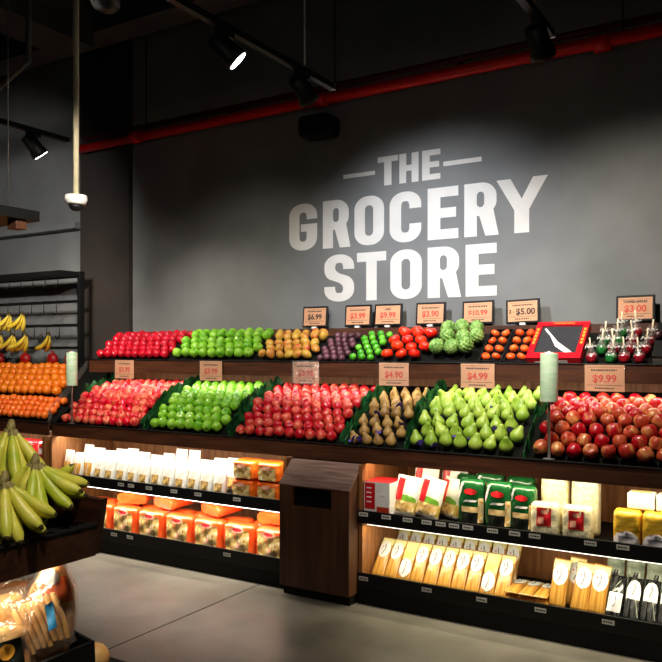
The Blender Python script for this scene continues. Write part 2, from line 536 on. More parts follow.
# every glyph in a unit box: list of outlines (first fills, the others cut holes or add more)
SW = 0.36    # stem width share
BH = 0.19    # bar height share
def glyph(ch):
    if ch == 'T':
        return [[(0, 1), (0, 1 - BH), (0.32, 1 - BH), (0.32, 0), (0.68, 0), (0.68, 1 - BH), (1, 1 - BH), (1, 1)]]
    if ch == 'H':
        return [[(0, 0), (0, 1), (SW, 1), (SW, 0.6), (1 - SW, 0.6), (1 - SW, 1), (1, 1), (1, 0), (1 - SW, 0), (1 - SW, 0.4), (SW, 0.4), (SW, 0)]]
    if ch == 'E':
        return [[(0, 0), (0, 1), (1, 1), (1, 1 - BH), (0.42, 1 - BH), (0.42, 0.6), (0.93, 0.6), (0.93, 0.41), (0.42, 0.41), (0.42, BH), (1, BH), (1, 0)]]
    if ch == 'O':
        return [rr(0, 1, 0, 1, 0.46, 0.26), rr(SW, 1 - SW, BH, 1 - BH, 0.13, 0.09)]
    if ch == 'C':
        o = [(1, 0.66), (1, 0.74)] + arc(0.54, 0.74, 0.46, 0.26, 0, 90) + arc(0.46, 0.74, 0.46, 0.26, 90, 180) + arc(0.46, 0.26, 0.46, 0.26, 180, 270) + arc(0.54, 0.26, 0.46, 0.26, 270, 360)
        i = [(1, 0.36), (0.63, 0.36)] + arc(0.54, 0.28, 0.09, 0.09, 0, -90, 4) + arc(0.46, 0.28, 0.09, 0.09, 270, 180, 4) + arc(0.46, 0.72, 0.09, 0.09, 180, 90, 4) + arc(0.54, 0.72, 0.09, 0.09, 90, 0, 4) + [(0.63, 0.66)]
        return [o + i]
    if ch == 'G':
        o = [(1, 0.66), (1, 0.74)] + arc(0.54, 0.74, 0.46, 0.26, 0, 90) + arc(0.46, 0.74, 0.46, 0.26, 90, 180) + arc(0.46, 0.26, 0.46, 0.26, 180, 270) + arc(0.54, 0.26, 0.46, 0.26, 270, 360)
        i = [(1, 0.56), (0.42, 0.56), (0.42, 0.40), (0.63, 0.40), (0.63, 0.28)] + arc(0.54, 0.28, 0.09, 0.09, 0, -90, 4) + arc(0.46, 0.28, 0.09, 0.09, 270, 180, 4) + arc(0.46, 0.72, 0.09, 0.09, 180, 90, 4) + arc(0.54, 0.72, 0.09, 0.09, 90, 0, 4) + [(0.63, 0.66)]
        return [o + i]
    if ch == 'R':
        o = [(0, 0), (0, 1), (0.48, 1)] + arc(0.50, 0.74, 0.44, 0.26, 90, 0) + arc(0.50, 0.64, 0.44, 0.24, 0, -38, 5) + [(1.0, 0), (0.62, 0), (0.44, 0.38), (0.37, 0.38), (0.37, 0)]
        return [o, rr(0.37, 0.585, 0.54, 0.83, 0.10, 0.08)]
    if ch == 'Y':
        return [[(0, 1), (0.28, 1), (0.5, 0.62), (0.72, 1), (1, 1), (0.645, 0.42), (0.645, 0), (0.355, 0), (0.355, 0.42)]]
    if ch == 'S':
        o = [(1, 0.68), (1, 0.75)] + arc(0.54, 0.75, 0.46, 0.25, 0, 90) + arc(0.46, 0.75, 0.46, 0.25, 90, 180)
        o += arc(0.42, 0.68, 0.42, 0.25, 180, 235, 4) + [(0.5, 0.40), (0.60, 0.345)] + arc(0.55, 0.27, 0.085, 0.09, 45, -90, 6) + arc(0.45, 0.27, 0.085, 0.09, 270, 180, 4) + [(0.365, 0.32), (0, 0.32)]
        o += arc(0.46, 0.25, 0.46, 0.25, 180, 270) + arc(0.54, 0.25, 0.46, 0.25, 270, 360) + arc(0.58, 0.32, 0.42, 0.25, 0, 55, 4) + [(0.5, 0.60), (0.40, 0.655)]
        o += arc(0.45, 0.73, 0.085, 0.09, 225, 90, 6) + arc(0.55, 0.73, 0.085, 0.09, 90, 0, 4) + [(0.635, 0.68)]
        return [o]
    return [[(0, 0), (0, 1), (1, 1), (1, 0)]]

def painted(name, spec, z0, z1, parent):
    """letters of one word as filled outlines, 2 mm of paint on the wall"""
    cu = bpy.data.curves.new('tmp_word', 'CURVE')
    cu.dimensions = '2D'
    cu.fill_mode = 'BOTH'
    cu.extrude = 0.001
    for ch, x0, x1 in spec:
        for ol in glyph(ch):
            sp = cu.splines.new('POLY')
            sp.points.add(len(ol) - 1)
            for p, (u, v) in zip(sp.points, ol):
                p.co = (x0 + (x1 - x0) * u, z0 + (z1 - z0) * v, 0, 1)
            sp.use_cyclic_u = True
    tmp = bpy.data.objects.new('tmp_word', cu)
    COL.objects.link(tmp)
    bpy.context.view_layer.update()
    me = bpy.data.meshes.new_from_object(tmp.evaluated_get(bpy.context.evaluated_depsgraph_get()))
    bpy.data.objects.remove(tmp)
    bpy.data.curves.remove(cu)
    me.name = name
    me.materials.clear()
    me.materials.append(M['paint_white'])
    o = link(name, me, parent)
    o.rotation_euler = (R(90), 0, 0)
    o.location = (0, -0.0012, 0)
    return o

ws = thing('wall_lettering', 'large white painted words THE GROCERY STORE on the grey wall', 'wall sign', (0, 5.2, 0))
painted('top_word', [('T', -2.779, -2.606), ('H', -2.595, -2.436), ('E', -2.408, -2.262)], 2.80, 3.02, ws)
painted('middle_word', [('G', -3.599, -3.329), ('R', -3.274, -3.02), ('O', -2.984, -2.725), ('C', -2.677, -2.415), ('E', -2.363, -2.123), ('R', -2.077, -1.822), ('Y', -1.838, -1.478)], 2.357, 2.735, ws)
painted('bottom_word', [('S', -3.26, -2.987), ('T', -2.961, -2.706), ('O', -2.671, -2.411), ('R', -2.363, -2.102), ('E', -2.067, -1.837)], 1.932, 2.302, ws)
painted('dash', [('-', -3.084, -2.803)], 2.893, 2.924, ws)
painted('dash', [('-', -2.239, -1.947)], 2.886, 2.919, ws)

# ------------------------------------------------------------------ red pipe, speaker, tracks
rp = thing('sprinkler_pipe', 'long red sprinkler pipe running high along the grey wall', 'pipe', (-1, 5.1, 3.52))
bm = bmesh.new(); tube(bm, [(-5.95, 5.06, 3.485), (1.5, 5.06, 3.515)], 0.042, 14)
part('pipe', bm, M['red_pipe'], rp, True)
for x in (-5.2, -3.2, -1.09, 0.9):
    bm = bmesh.new(); tube(bm, [(x - 0.05, 5.06, 3.495), (x + 0.05, 5.06, 3.495)], 0.056, 14)
    part('coupling', bm, M['red_pipe'], rp, True)
    bm = bmesh.new(); tube(bm, [(x + 0.12, 5.06, 3.53), (x + 0.12, 5.06, 4.6)], 0.006, 6)
    part('hanger_rod', bm, M['black'], rp, True)
rp2 = thing('upper_pipe', 'thinner dark red pipe just above the sprinkler pipe', 'pipe', (-1, 5.14, 3.6))
bm = bmesh.new(); tube(bm, [(-5.95, 5.11, 3.59), (1.5, 5.11, 3.62)], 0.024, 12)
part('pipe', bm, flat('dark_red_paint', srgb(96, 14, 16), 0.5), rp2, True)
for x in (-4.2, -2.1, 0.1):
    bm = bmesh.new(); box(bm, x - 0.012, x + 0.012, 5.12, 5.199, 3.585, 3.615)
    part('wall_clip', bm, M['black'], rp2, True)

sp = thing('wall_speaker', 'small black loudspeaker fixed high on the grey wall under the red pipe', 'speaker', (-3.237, 5.2, 3.29))
bm = bmesh.new(); prism(bm, [(-0.14, -0.09), (0.14, -0.09), (0.165, -0.05), (0.165, 0.07), (0.14, 0.10), (-0.14, 0.10), (-0.165, 0.07), (-0.165, -0.05)], 'y', -0.2, -0.04)
part('cabinet', bm, M['black'], sp)
bm = bmesh.new(); rbox(bm, -0.145, 0.145, -0.208, -0.199, -0.075, 0.085, 0.003)
part('grille', bm, M['black_matte'], sp)
bm = bmesh.new(); box(bm, -0.04, 0.04, -0.05, 0.0, -0.05, 0.05)
part('bracket', bm, M['black'], sp)
sp.scale = (0.84, 1, 0.84)

def track(label, x, y0, y1, wires):
    t = thing('light_track', label, 'light track', (x, y1, TRACK_Z))
    bm = bmesh.new(); box(bm, x - 0.018, x + 0.018, y0, y1, TRACK_Z - 0.017, TRACK_Z + 0.017)
    part('rail', bm, M['black'], t, True)
    bm = bmesh.new(); box(bm, x - 0.019, x + 0.019, y1, y1 + 0.012, TRACK_Z - 0.018, TRACK_Z + 0.018)
    part('end_cap', bm, M['steel'], t, True)
    for y in wires:
        bm = bmesh.new(); tube(bm, [(x, y, TRACK_Z + 0.017), (x, y, 4.6)], 0.0045, 6)
        part('suspension_wire', bm, M['steel'], t, True)
    return t
track('black ceiling light track ending above the banana rack', -4.64, -1.0, 3.83, (-0.5, 1.6, 3.1))
track('black ceiling light track ending near the speaker', -2.37, -1.0, 3.86, (-0.5, 1.6, 3.57))
track('black ceiling light track hanging above the toffee apples end', -1.06, -1.0, 3.78, (-0.5, 1.6, 3.52))

SPOT_LABELS = [
    'black spotlight nearest the end of the track above the bananas',
    'black spotlight at the very end of the banana side track',
    'black spotlight further along the track above the bananas, out over the aisle',
    'black spotlight with a bright lens on the track near the pipe middle',
    'black spotlight at the end of the track beside the speaker',
    'black spotlight at the end of the track above the green pears',
    'black spotlight second from the wall on the track above the pears',
    'black spotlight out over the aisle on the track above the pears',
    'added unseen black spotlight above the foreground banana table',
    'black spotlight nearest the shopper on the track above the pears',
    'added unseen black spotlight aimed past the dome camera at the oranges',
    'added unseen black spotlight aimed from the aisle at the green apples',
]
for (x, y, aim, watts, cone, blend, colr), lb in zip(SPOTS, SPOT_LABELS):
    t = thing('track_spotlight', lb, 'spotlight', (x, y, TRACK_Z - 0.017))
    pivot = Vector((x, y, TRACK_Z - 0.10))
    d = (Vector(aim) - pivot).normalized()
    bm = bmesh.new(); box(bm, x - 0.02, x + 0.02, y - 0.05, y + 0.05, TRACK_Z - 0.045, TRACK_Z - 0.017)
    part('adapter', bm, M['black'], t, True)
    bm = bmesh.new(); tube(bm, [(x, y, TRACK_Z - 0.04), (x, y, TRACK_Z - 0.10)], 0.013, 8)
    part('yoke', bm, M['black'], t, True)
    bm = bmesh.new()
    tube(bm, [pivot - d * 0.075, pivot - d * 0.07, pivot + d * 0.03, pivot + d * 0.055, pivot + d * 0.085], [0.03, 0.048, 0.05, 0.058, 0.06], 18, cap=True)
    h = part('housing', bm, M['black'], t, True)
    bm = bmesh.new()
    tube(bm, [pivot + d * 0.0855, pivot + d * 0.0885], 0.05, 18)
    part('lens', bm, M['lens'], t, True)
    ld = bpy.data.lights.new('spot_lamp', 'SPOT')
    ld.energy = watts
    ld.spot_size = R(cone)
    ld.spot_blend = blend
    ld.shadow_soft_size = 0.05
    ld.color = colr
    lo = bpy.data.objects.new('spot_lamp', ld)
    COL.objects.link(lo)
    lo.parent = t
    lo.location = pivot + d * 0.14 - t.location
    lo.rotation_euler = d.to_track_quat('-Z', 'Y').to_euler()

# camera dome on a pole
t = thing('security_camera', 'white dome camera at the foot of a long cream ceiling pole', 'camera', (-3.803, 3.2, 4.6))
bm = bmesh.new(); tube(bm, [(-3.803, 3.2, 2.5), (-3.803, 3.2, 4.6)], 0.018, 10)
part('pole', bm, M['pole'], t, True)
bm = bmesh.new(); lathe(bm, [(0.0, 0.062), (0.03, 0.062), (0.064, 0.056), (0.068, 0.03), (0.058, 0.006), (0.05, 0.0), (0.0, 0.0)], 24, (-3.803, 3.2, 2.44))
part('housing', bm, M['white'], t, True)
bm = bmesh.new(); lathe(bm, [(0.0, -0.04), (0.02, -0.037), (0.038, -0.022), (0.044, 0.0), (0.0, 0.002)], 20, (-3.803, 3.2, 2.44))
part('dome', bm, M['black'], t, True)

# canopy slab left, hanging
t = thing('hanging_canopy', 'dark slab canopy hung from wires above the orange stand', 'canopy', (-5.0, 2.8, 2.42))
bm = bmesh.new(); box(bm, -6.2, -4.235, 2.0, 3.27, 2.385, 2.45)
part('slab', bm, M['black'], t, True)
for x, y in ((-4.35, 3.12), (-6.0, 3.12), (-4.35, 2.15), (-6.0, 2.15)):
    bm = bmesh.new(); tube(bm, [(x, y, 2.45), (x, y, 4.6)], 0.004, 6)
    part('wire', bm, M['steel'], t, True)
bm = bmesh.new(); rbox(bm, -4.36, -4.27, 3.12, 3.2, 2.325, 2.385, 0.004)
part('timber_block', bm, M['wood_v'], t, True)

t = thing('ceiling_conduit', 'thin grey conduit crossing high below the ceiling', 'conduit', (-5.0, 3.0, 3.5))
bm = bmesh.new(); tube(bm, [(-5.6, 2.9, 3.12), (-4.75, 3.2, 3.22), (-4.52, 3.4, 3.52), (-4.52, 3.4, 4.6)], 0.02, 8)
part('tube', bm, noise_mat('grey_conduit', srgb(80, 76, 70), srgb(100, 95, 88), 10, 0.6), t, True)

# ------------------------------------------------------------------ cabinets and tiers
def led(root, x0, x1, y, z, key):
    bm = bmesh.new(); box(bm, x0, x1, y - 0.012, y + 0.012, z + 0.001, z + 0.009)
    part('led_strip', bm, M[key], root, True)

def area(root, x0, x1, y, z, watts, colr, tilt):
    ld = bpy.data.lights.new('led_lamp', 'AREA')
    ld.shape = 'RECTANGLE'
    ld.size = x1 - x0
    ld.size_y = 0.02
    ld.energy = watts
    ld.color = colr
    lo = bpy.data.objects.new('led_lamp', ld)
    COL.objects.link(lo)
    lo.parent = root
    lo.location = Vector(((x0 + x1) / 2, y - 0.012, z - 0.003)) - root.location
    lo.rotation_euler = (R(tilt), 0, 0)  # tips the beam towards the back

def cabinet(label, x0, x1, leds, hot):
    t = thing('shelf_cabinet', label, 'cabinet', ((x0 + x1) / 2, 4.1, 0))
    for a, b in ((x0, x0 + 0.025), (x1 - 0.025, x1)):
        bm = bmesh.new(); box(bm, a, b, 4.112, 4.78, 0.10, 0.845)
        part('side_panel', bm, M['wood_lt'], t, True)
    bm = bmesh.new(); box(bm, x0 + 0.025, x1 - 0.025, 4.75, 4.78, 0.10, 0.845)
    part('back_panel', bm, M['wood_lt'], t, True)
    for z, zl0, zl1 in ((0.53, 0.492, 0.571), (0.13, 0.10, 0.19)):
        bm = bmesh.new(); box(bm, x0 + 0.025, x1 - 0.025, 4.114, 4.75, z - 0.02, z)
        s = part('shelf', bm, M['black_matte'], t, True)
        bm = bmesh.new(); rbox(bm, x0, x1, 4.10, 4.113, zl0, zl1, 0.002)
        part('lip', bm, M['black'], s, True)
    bm = bmesh.new(); box(bm, x0, x1, 4.112, 4.75, 0, 0.099)
    part('plinth', bm, M['black_matte'], t, True)
    bm = bmesh.new(); box(bm, x0, x1, 4.101, 4.111, 0.0, 0.099)
    part('kick_board', bm, M['black_matte'], t, True)
    for i in leds:
        a, b, y, z, w, cl = LEDS[i]
        led(t, a, b, y, z, 'led' if hot else 'led_warm')
        area(t, a, b, y, z, w, cl, 14)
    return t
cab_l = cabinet('lit shelf cabinet of nut bags and orange pasta bags under the pink and green apples', -5.2, -2.87, (0, 1), True)
cab_r = cabinet('lit shelf cabinet of pasta and boxes under the pears, beside the waste bin', -2.33, 0.5, (2, 3), False)
cab_o = cabinet('shelf cabinet below the oranges, mostly behind the foreground bananas', -7.7, -5.27, (5,), False)

def tier(name, label, x0, x1, yf, zf0, zf1, bed, yb, zb0, zb1, ledi=None, under=None, open_end=False):
    """fascia, sloped bed and backboard: yf fascia plane, bed (z front, y back, z back)"""
    t = thing(name, label, 'display shelf', ((x0 + x1) / 2, yf, zf0))
    bm = bmesh.new(); box(bm, x0, x1, yf, yf + 0.02, zf0, zf1 - 0.008)
    part('fascia', bm, M['wood'], t, True)
    bm = bmesh.new(); rbox(bm, x0, x1, yf - 0.006, yf + 0.022, zf1 - 0.008, zf1, 0.002)
    part('edge_strip', bm, M['black'], t, True)
    bm = bmesh.new(); prism(bm, list(bed) + [(y, z - 0.015) for y, z in bed[::-1]], 'x', x0 + 0.012, x1 - 0.012)
    part('sloped_bed', bm, M['bed'], t, True)
    bm = bmesh.new(); box(bm, x0, x1, yb, yb + 0.022, zb0, zb1)
    part('backboard', bm, M['wood_lt'] if under else M['black_matte'] if zb1 < 1.45 else M['wood'], t, True)
    for a, b in ((x0, x0 + 0.012), (x1 - 0.012, x1))[:1 if open_end else 2]:
        bm = bmesh.new(); prism(bm, [(yf + 0.02, zf0)] + [(y, z - 0.012) for y, z in bed] + [(yb, bed[-1][1] - 0.012), (yb, zf0)], 'x', a, b)
        part('end_panel', bm, M['black_matte'], t, True)
    bm = bmesh.new(); box(bm, x0 + 0.012, x1 - 0.012, yf + 0.02, yb, zf0 + 0.032, zf0 + 0.042)
    part('underside', bm, M['wood'], t, True)
    if ledi is not None:
        a, b, y, z, w, cl = LEDS[ledi]
        led(t, a, b, y, z, 'led_warm')
        area(t, a, b, y, z, w, cl, 8)
    return t
LBED = [(4.172, 0.895), (4.42, 1.122), (4.95, 1.295)]     # lower bed, steep at the front
UBED = [(4.572, 1.425), (4.81, 1.622), (5.07, 1.660)]     # upper bed
OBED = [(4.172, 0.925), (4.88, 1.40)]
tier('produce_ledge', 'lower dark wood produce ledge holding apples and pears in heaps', -5.22, 0.5, 4.15, 0.853, 0.957, LBED, 4.95, 0.853, 1.356, None, True)
tier('produce_shelf', 'upper dark wood produce shelf below the price signs', -5.24, 0.5, 4.55, 1.362, 1.473, UBED, 5.09, 1.362, 1.717, 4)
tier('produce_ledge', 'dark wood ledge holding the oranges and clementines', -7.7, -5.27, 4.15, 0.853, 0.957, OBED, 4.88, 0.853, 1.42, open_end=True)

# waste bin cabinet between the two shelf cabinets
t = thing('waste_bin', 'tall walnut waste bin cabinet with dark slot between the shelf cabinets', 'bin', (-2.6, 4.0, 0))
x0, x1 = -2.845, -2.335
bm = bmesh.new()
for a in ((x0, x0 + 0.10, 0.06, 0.70), (x1 - 0.125, x1, 0.06, 0.70), (x0 + 0.10, x1 - 0.125, 0.06, 0.572), (x0 + 0.10, x1 - 0.125, 0.69, 0.70)):
    box(bm, a[0], a[1], 4.0, 4.02, a[2], a[3])
bmesh.ops.remove_doubles(bm, verts=bm.verts[:], dist=1e-5)
part('front_panel', bm, M['wood_v'], t, True)
bm = bmesh.new(); box(bm, x0 + 0.08, x1 - 0.12, 4.06, 4.07, 0.54, 0.70)
part('slot_flap', bm, M['black_matte'], t, True)
for a, b in ((x0, x0 + 0.018), (x1 - 0.018, x1)):
    bm = bmesh.new(); prism(bm, [(4.02, 0.06), (4.02, 0.70), (4.145, 0.82), (4.145, 0.06)], 'x', a, b)
    part('side_panel', bm, M['wood_v'], t, True)
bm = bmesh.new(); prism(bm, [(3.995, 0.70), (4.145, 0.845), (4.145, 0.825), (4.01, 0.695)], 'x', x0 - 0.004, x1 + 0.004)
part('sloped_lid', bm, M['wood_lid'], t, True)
bm = bmesh.new(); box(bm, x0 + 0.01, x1 - 0.01, 4.03, 4.14, 0, 0.06)
part('plinth', bm, M['black_matte'], t, True)

# ------------------------------------------------------------------ fruit meshes
def fruit_mesh(name, prof, m, d, seg=18, wob=0.03, lobes=5, seed=1):
    """turned profile with slight lobes and unevenness; d is the diameter"""
    rnd = random.Random(seed)
    bm = bmesh.new()
    lathe(bm, prof, seg)
    ph = rnd.random() * 6
    for v in bm.verts:
        a = math.atan2(v.co.y, v.co.x)
        k = 1 + wob * math.sin(lobes * a + ph) * (0.5 + v.co.z) + wob * 0.8 * math.sin(2 * a + ph * 2)
        v.co.x *= k
        v.co.y *= k
    mx = max(math.hypot(v.co.x, v.co.y) for v in bm.verts)
    bmesh.ops.scale(bm, verts=bm.verts[:], vec=(d / 2 / mx,) * 3)
    me = to_mesh(name, bm)
    me.materials.append(m)
    for p in me.polygons:
        p.use_smooth = True
    return me

APPLE = [(0, -0.40), (0.12, -0.44), (0.22, -0.46), (0.34, -0.40), (0.44, -0.24), (0.495, -0.02), (0.49, 0.16), (0.43, 0.32), (0.32, 0.42), (0.20, 0.43), (0.10, 0.37), (0.03, 0.30), (0.015, 0.36), (0.018, 0.46), (0, 0.47)]
ROUND = [(0, -0.49), (0.16, -0.47), (0.30, -0.40), (0.42, -0.27), (0.485, -0.10), (0.49, 0.08), (0.43, 0.25), (0.32, 0.38), (0.17, 0.46), (0.05, 0.475), (0, 0.46)]
FLATR = [(0, -0.36), (0.16, -0.37), (0.32, -0.33), (0.44, -0.22), (0.5, -0.04), (0.48, 0.12), (0.40, 0.24), (0.26, 0.31), (0.12, 0.31), (0.04, 0.27), (0, 0.26)]
OVAL = [(0, -0.66), (0.14, -0.62), (0.28, -0.50), (0.41, -0.30), (0.48, -0.05), (0.47, 0.18), (0.38, 0.40), (0.24, 0.56), (0.10, 0.64), (0, 0.66)]
PEAR = [(0, -0.42), (0.14, -0.47), (0.30, -0.43), (0.43, -0.30), (0.5, -0.10), (0.47, 0.10), (0.38, 0.28), (0.28, 0.42), (0.22, 0.56), (0.18, 0.68), (0.12, 0.76), (0.05, 0.79), (0, 0.78)]
STEM = [(0.025, 0.74), (0.022, 0.86), (0.026, 0.97), (0.03, 1.0), (0, 1.0)]

def along(prof, s):
    """point, direction and outward normal at arc length s on a polyline of (y, z); normals blend near a bend"""
    acc, segs = 0.0, []
    for (ya, za), (yb_, zb_) in zip(prof, prof[1:]):
        L = math.hypot(yb_ - ya, zb_ - za)
        segs.append((acc, L, ya, za, (yb_ - ya) / L, (zb_ - za) / L))
        acc += L
    q = segs[-1]
    for g in segs:
        if s <= g[0] + g[1]:
            q = g
            break
    a0, L, ya, za, uy, uz = q
    y, z = ya + uy * (s - a0), za + uz * (s - a0)
    ny, nz = -uz, uy
    if len(segs) > 1:
        bend = segs[1][0]
        w = max(-1, min(1, (s - bend) / 0.05))
        n1, n2 = (-segs[0][5], segs[0][4]), (-segs[1][5], segs[1][4])
        f = 0.5 + 0.5 * w
        ny, nz = n1[0] * (1 - f) + n2[0] * f, n1[1] * (1 - f) + n2[1] * f
        m_ = math.hypot(ny, nz)
        ny, nz = ny / m_, nz / m_
    return y, z, uy, uz, ny, nz

def heap(name, fam, cat, bin_words, group, meshes, x0, x1, bed, yb, d, spx, rows, pitch, up=0.52, tiltmax=0.9, jit=0.07, stem=None, xfun=None, rad=None):
    """rows of single fruits resting on a display bed, front row first, every second row set over by half a gap.
    bed: polyline of (y, z); xfun(i, n) may narrow row i"""
    rnd = random.Random(len(name) * 31 + int(abs(x0) * 100))
    items = []
    g0 = along(bed, 0.01)
    yb = max(yb, (0.545 * d + 0.004 - g0[4] * d * (up + 0.05)) / g0[2])   # front row clear of the front edge
    for i in range(rows):
        s = yb + i * pitch
        a, b = (x0, x1) if xfun is None else xfun(i, rows)
        n = max(1, int((b - a) / spx - 0.48))
        gap = (b - a) / (n + 0.5)
        off = a + gap * (0.5 if i % 2 == 0 else 1.0)
        for k in range(n):
            sc = 1 + rnd.uniform(-0.07, 0.03)
            x = off + k * gap + rnd.uniform(-jit, jit) * d
            dy_ = rnd.uniform(-jit, jit) * d
            if i == 0:
                dy_ = abs(dy_) * 0.5
            hh = d * up * sc + 0.002 + rnd.uniform(0, 0.12) * d
            py, pz, uy, uz, ny, nz = along(bed, s + dy_)
            p = Vector((x, py + ny * hh, pz + nz * hh))
            lo_y = bed[0][0] + d * 0.54 * sc + 0.004
            if p.y < lo_y:                       # up along the bed until clear of the front edge
                p.z += (lo_y - p.y) * uz / uy
                p.y = lo_y
            items.append([p, d * 0.5 * sc * (rad or 1.0), sc, i, k, lo_y, Vector((0, ny, nz)), hh])
    base = [q[0].copy() for q in items]
    for _ in range(70):                      # push apart whatever touches
        for m1, q in enumerate(items):
            for w in items[m1 + 1:]:
                e = w[0] - q[0]
                L = e.length
                mn = q[1] + w[1] + 0.0012
                if 1e-6 < L < mn:
                    e *= (mn - L) * 0.5 / L
                    q[0] -= e
                    w[0] += e
        for q, b0 in zip(items, base):       # but never into the bed, the front edge or the neighbours' divider
            if q[3] == 0:                        # the front row only slides sideways
                q[0].y, q[0].z = b0.y, b0.z
            e = q[0] - b0
            dn = e.dot(q[6])
            q[0] += q[6] * (min(max(dn, 0.0), 0.12 * d) - dn)
            e = q[0] - b0
            if e.length > 0.28 * d:
                q[0] = b0 + e * (0.28 * d / e.length)
            q[0].y = max(q[0].y, q[5])
            if xfun is None:
                q[0].x = min(max(q[0].x, x0 + q[1] * 0.9), x1 - q[1] * 0.9)
    for p, r_, sc, i, k, lo_y, nn, hh in items:
        rot = (rnd.uniform(-tiltmax, tiltmax), rnd.uniform(-tiltmax, tiltmax), rnd.uniform(0, 6.28))
        lb = f'{fam}, {ORD[k + 1]} from the left in the {row_word(i, rows)} row of the {bin_words}'
        if stem is None:
            o = link(name, rnd.choice(meshes))
        else:
            o = bpy.data.objects.new(name, None)
            o.empty_display_size = 0.02
            COL.objects.link(o)
            link('body', rnd.choice(meshes), o)
            link('stem', stem, o)
        o.location = p
        o.rotation_euler = rot
        o.scale = (sc, sc, sc)
        tag(o, lb, cat, group)

def three(name, prof, m, d, **k):
    return [fruit_mesh(name, prof, M[m], d, seed=s, **k) for s in (1, 2, 3)]

heap('pink_apple', 'pink apple', 'apple', 'lower pink heap', 'pink apples heaped on the lower ledge', three('pink_apple', APPLE, 'apple_pink', 0.075), -5.17, -4.275, LBED, 0.03, 0.075, 0.0765, 10, 0.0625)
heap('green_apple', 'green apple', 'apple', 'lower green heap', 'green apples heaped on the lower ledge', three('green_apple', APPLE, 'apple_green', 0.082), -4.19, -3.46, LBED, 0.032, 0.082, 0.084, 9, 0.069)
heap('blush_apple', 'blush apple', 'apple', 'lower blush heap', 'blush apples heaped on the lower ledge', three('blush_apple', APPLE, 'apple_blush', 0.077), -3.37, -2.51, LBED, 0.03, 0.077, 0.079, 10, 0.064)
heap('striped_apple', 'striped apple', 'apple', 'lower striped heap', 'red and yellow striped apples on the lower ledge', three('striped_apple', APPLE, 'apple_gala', 0.085), -1.285, -0.335, LBED, 0.042, 0.085, 0.088, 8, 0.073, up=0.55)
def pear_stem(d):
    bm = bmesh.new(); lathe(bm, [(r * d, z * d) for r, z in STEM], 6)
    me = to_mesh('stem', bm); me.materials.append(M['stem'])
    return me
heap('russet_pear', 'russet pear', 'pear', 'brown pear heap', 'russet brown pears between the leaf dividers', three('russet_pear', PEAR, 'pear_brown', 0.070, wob=0.02, lobes=3), -2.455, -2.08, LBED, 0.03, 0.070, 0.0715, 8, 0.075, tiltmax=0.35, stem=pear_stem(0.070))
heap('green_pear', 'green pear', 'pear', 'green pear heap', 'green pears heaped on the lower ledge', three('green_pear', PEAR, 'pear_green', 0.084, wob=0.02, lobes=3), -2.035, -1.345, LBED, 0.046, 0.084, 0.086, 8, 0.076, tiltmax=0.45, up=0.56, stem=pear_stem(0.084))
heap('red_apple', 'red apple', 'apple', 'upper red heap', 'deep red apples on the upper shelf', three('red_apple', APPLE, 'apple_red', 0.073), -5.21, -4.345, UBED, 0.03, 0.074, 0.0755, 6, 0.062)
heap('crisp_green_apple', 'green apple', 'apple', 'upper green heap', 'green apples on the upper shelf', three('crisp_green_apple', APPLE, 'apple_green', 0.082), -4.335, -3.485, UBED, 0.032, 0.084, 0.086, 5, 0.070)
heap('mango', 'mango', 'mango', 'upper mango heap', 'red and yellow mangoes on the upper shelf', three('mango', OVAL, 'mango', 0.066, wob=0.05), -3.475, -2.965, UBED, 0.036, 0.07, 0.075, 5, 0.066, tiltmax=1.2, up=0.58, rad=1.08)
heap('dark_plum', 'dark plum', 'plum', 'upper plum heap', 'dark plums on the upper shelf', three('dark_plum', ROUND, 'plum', 0.052), -2.955, -2.69, UBED, 0.024, 0.055, 0.0565, 7, 0.0475)
heap('lime', 'green lime', 'lime', 'upper lime heap', 'limes on the upper shelf', three('lime', ROUND, 'lime', 0.054), -2.69, -2.445, UBED, 0.025, 0.060, 0.0615, 6, 0.051)
heap('tomato', 'red tomato', 'tomato', 'upper tomato heap', 'red tomatoes on the upper shelf', three('tomato', FLATR, 'tomato', 0.088), -2.445, -2.105, UBED, 0.03, 0.088, 0.0885, 5, 0.072, up=0.46, tiltmax=0.5)

# custard apples: knobbly green hearts
def custard_mesh(d, seed):
    rnd = random.Random(seed)
    bm = bmesh.new()
    bmesh.ops.create_uvsphere(bm, u_segments=44, v_segments=30, radius=0.5)
    pts = []
    n = 64
    for i in range(n):
        z = 1 - 2 * (i + 0.5) / n
        a = i * 2.39996
        pts.append(Vector((math.sqrt(1 - z * z) * math.cos(a), math.sqrt(1 - z * z) * math.sin(a), z)))
    for v in bm.verts:
        u = v.co.normalized()
        q = max(u.dot(p) for p in pts)
        ang = math.acos(min(1, q))
        bump = max(0, 1 - (ang / 0.25) ** 2) * 0.1
        k = 1.0 + 0.1 * u.z - 0.10 * (u.z < -0.3) * abs(u.z + 0.3)
        v.co = u * (0.46 + bump) * k
        v.co.z *= 1.12
    bmesh.ops.scale(bm, verts=bm.verts[:], vec=(d,) * 3)
    me = to_mesh('custard_apple', bm)
    me.materials.append(M['custard'])
    for p in me.polygons:
        p.use_smooth = True
    return me
heap('custard_apple', 'custard apple', 'custard apple', 'upper custard heap', 'custard apples on the upper shelf', [custard_mesh(0.094, s) for s in (1, 2)], -2.10, -1.745, UBED, 0.062, 0.106, 0.1, 3, 0.100, tiltmax=0.6, up=0.62)

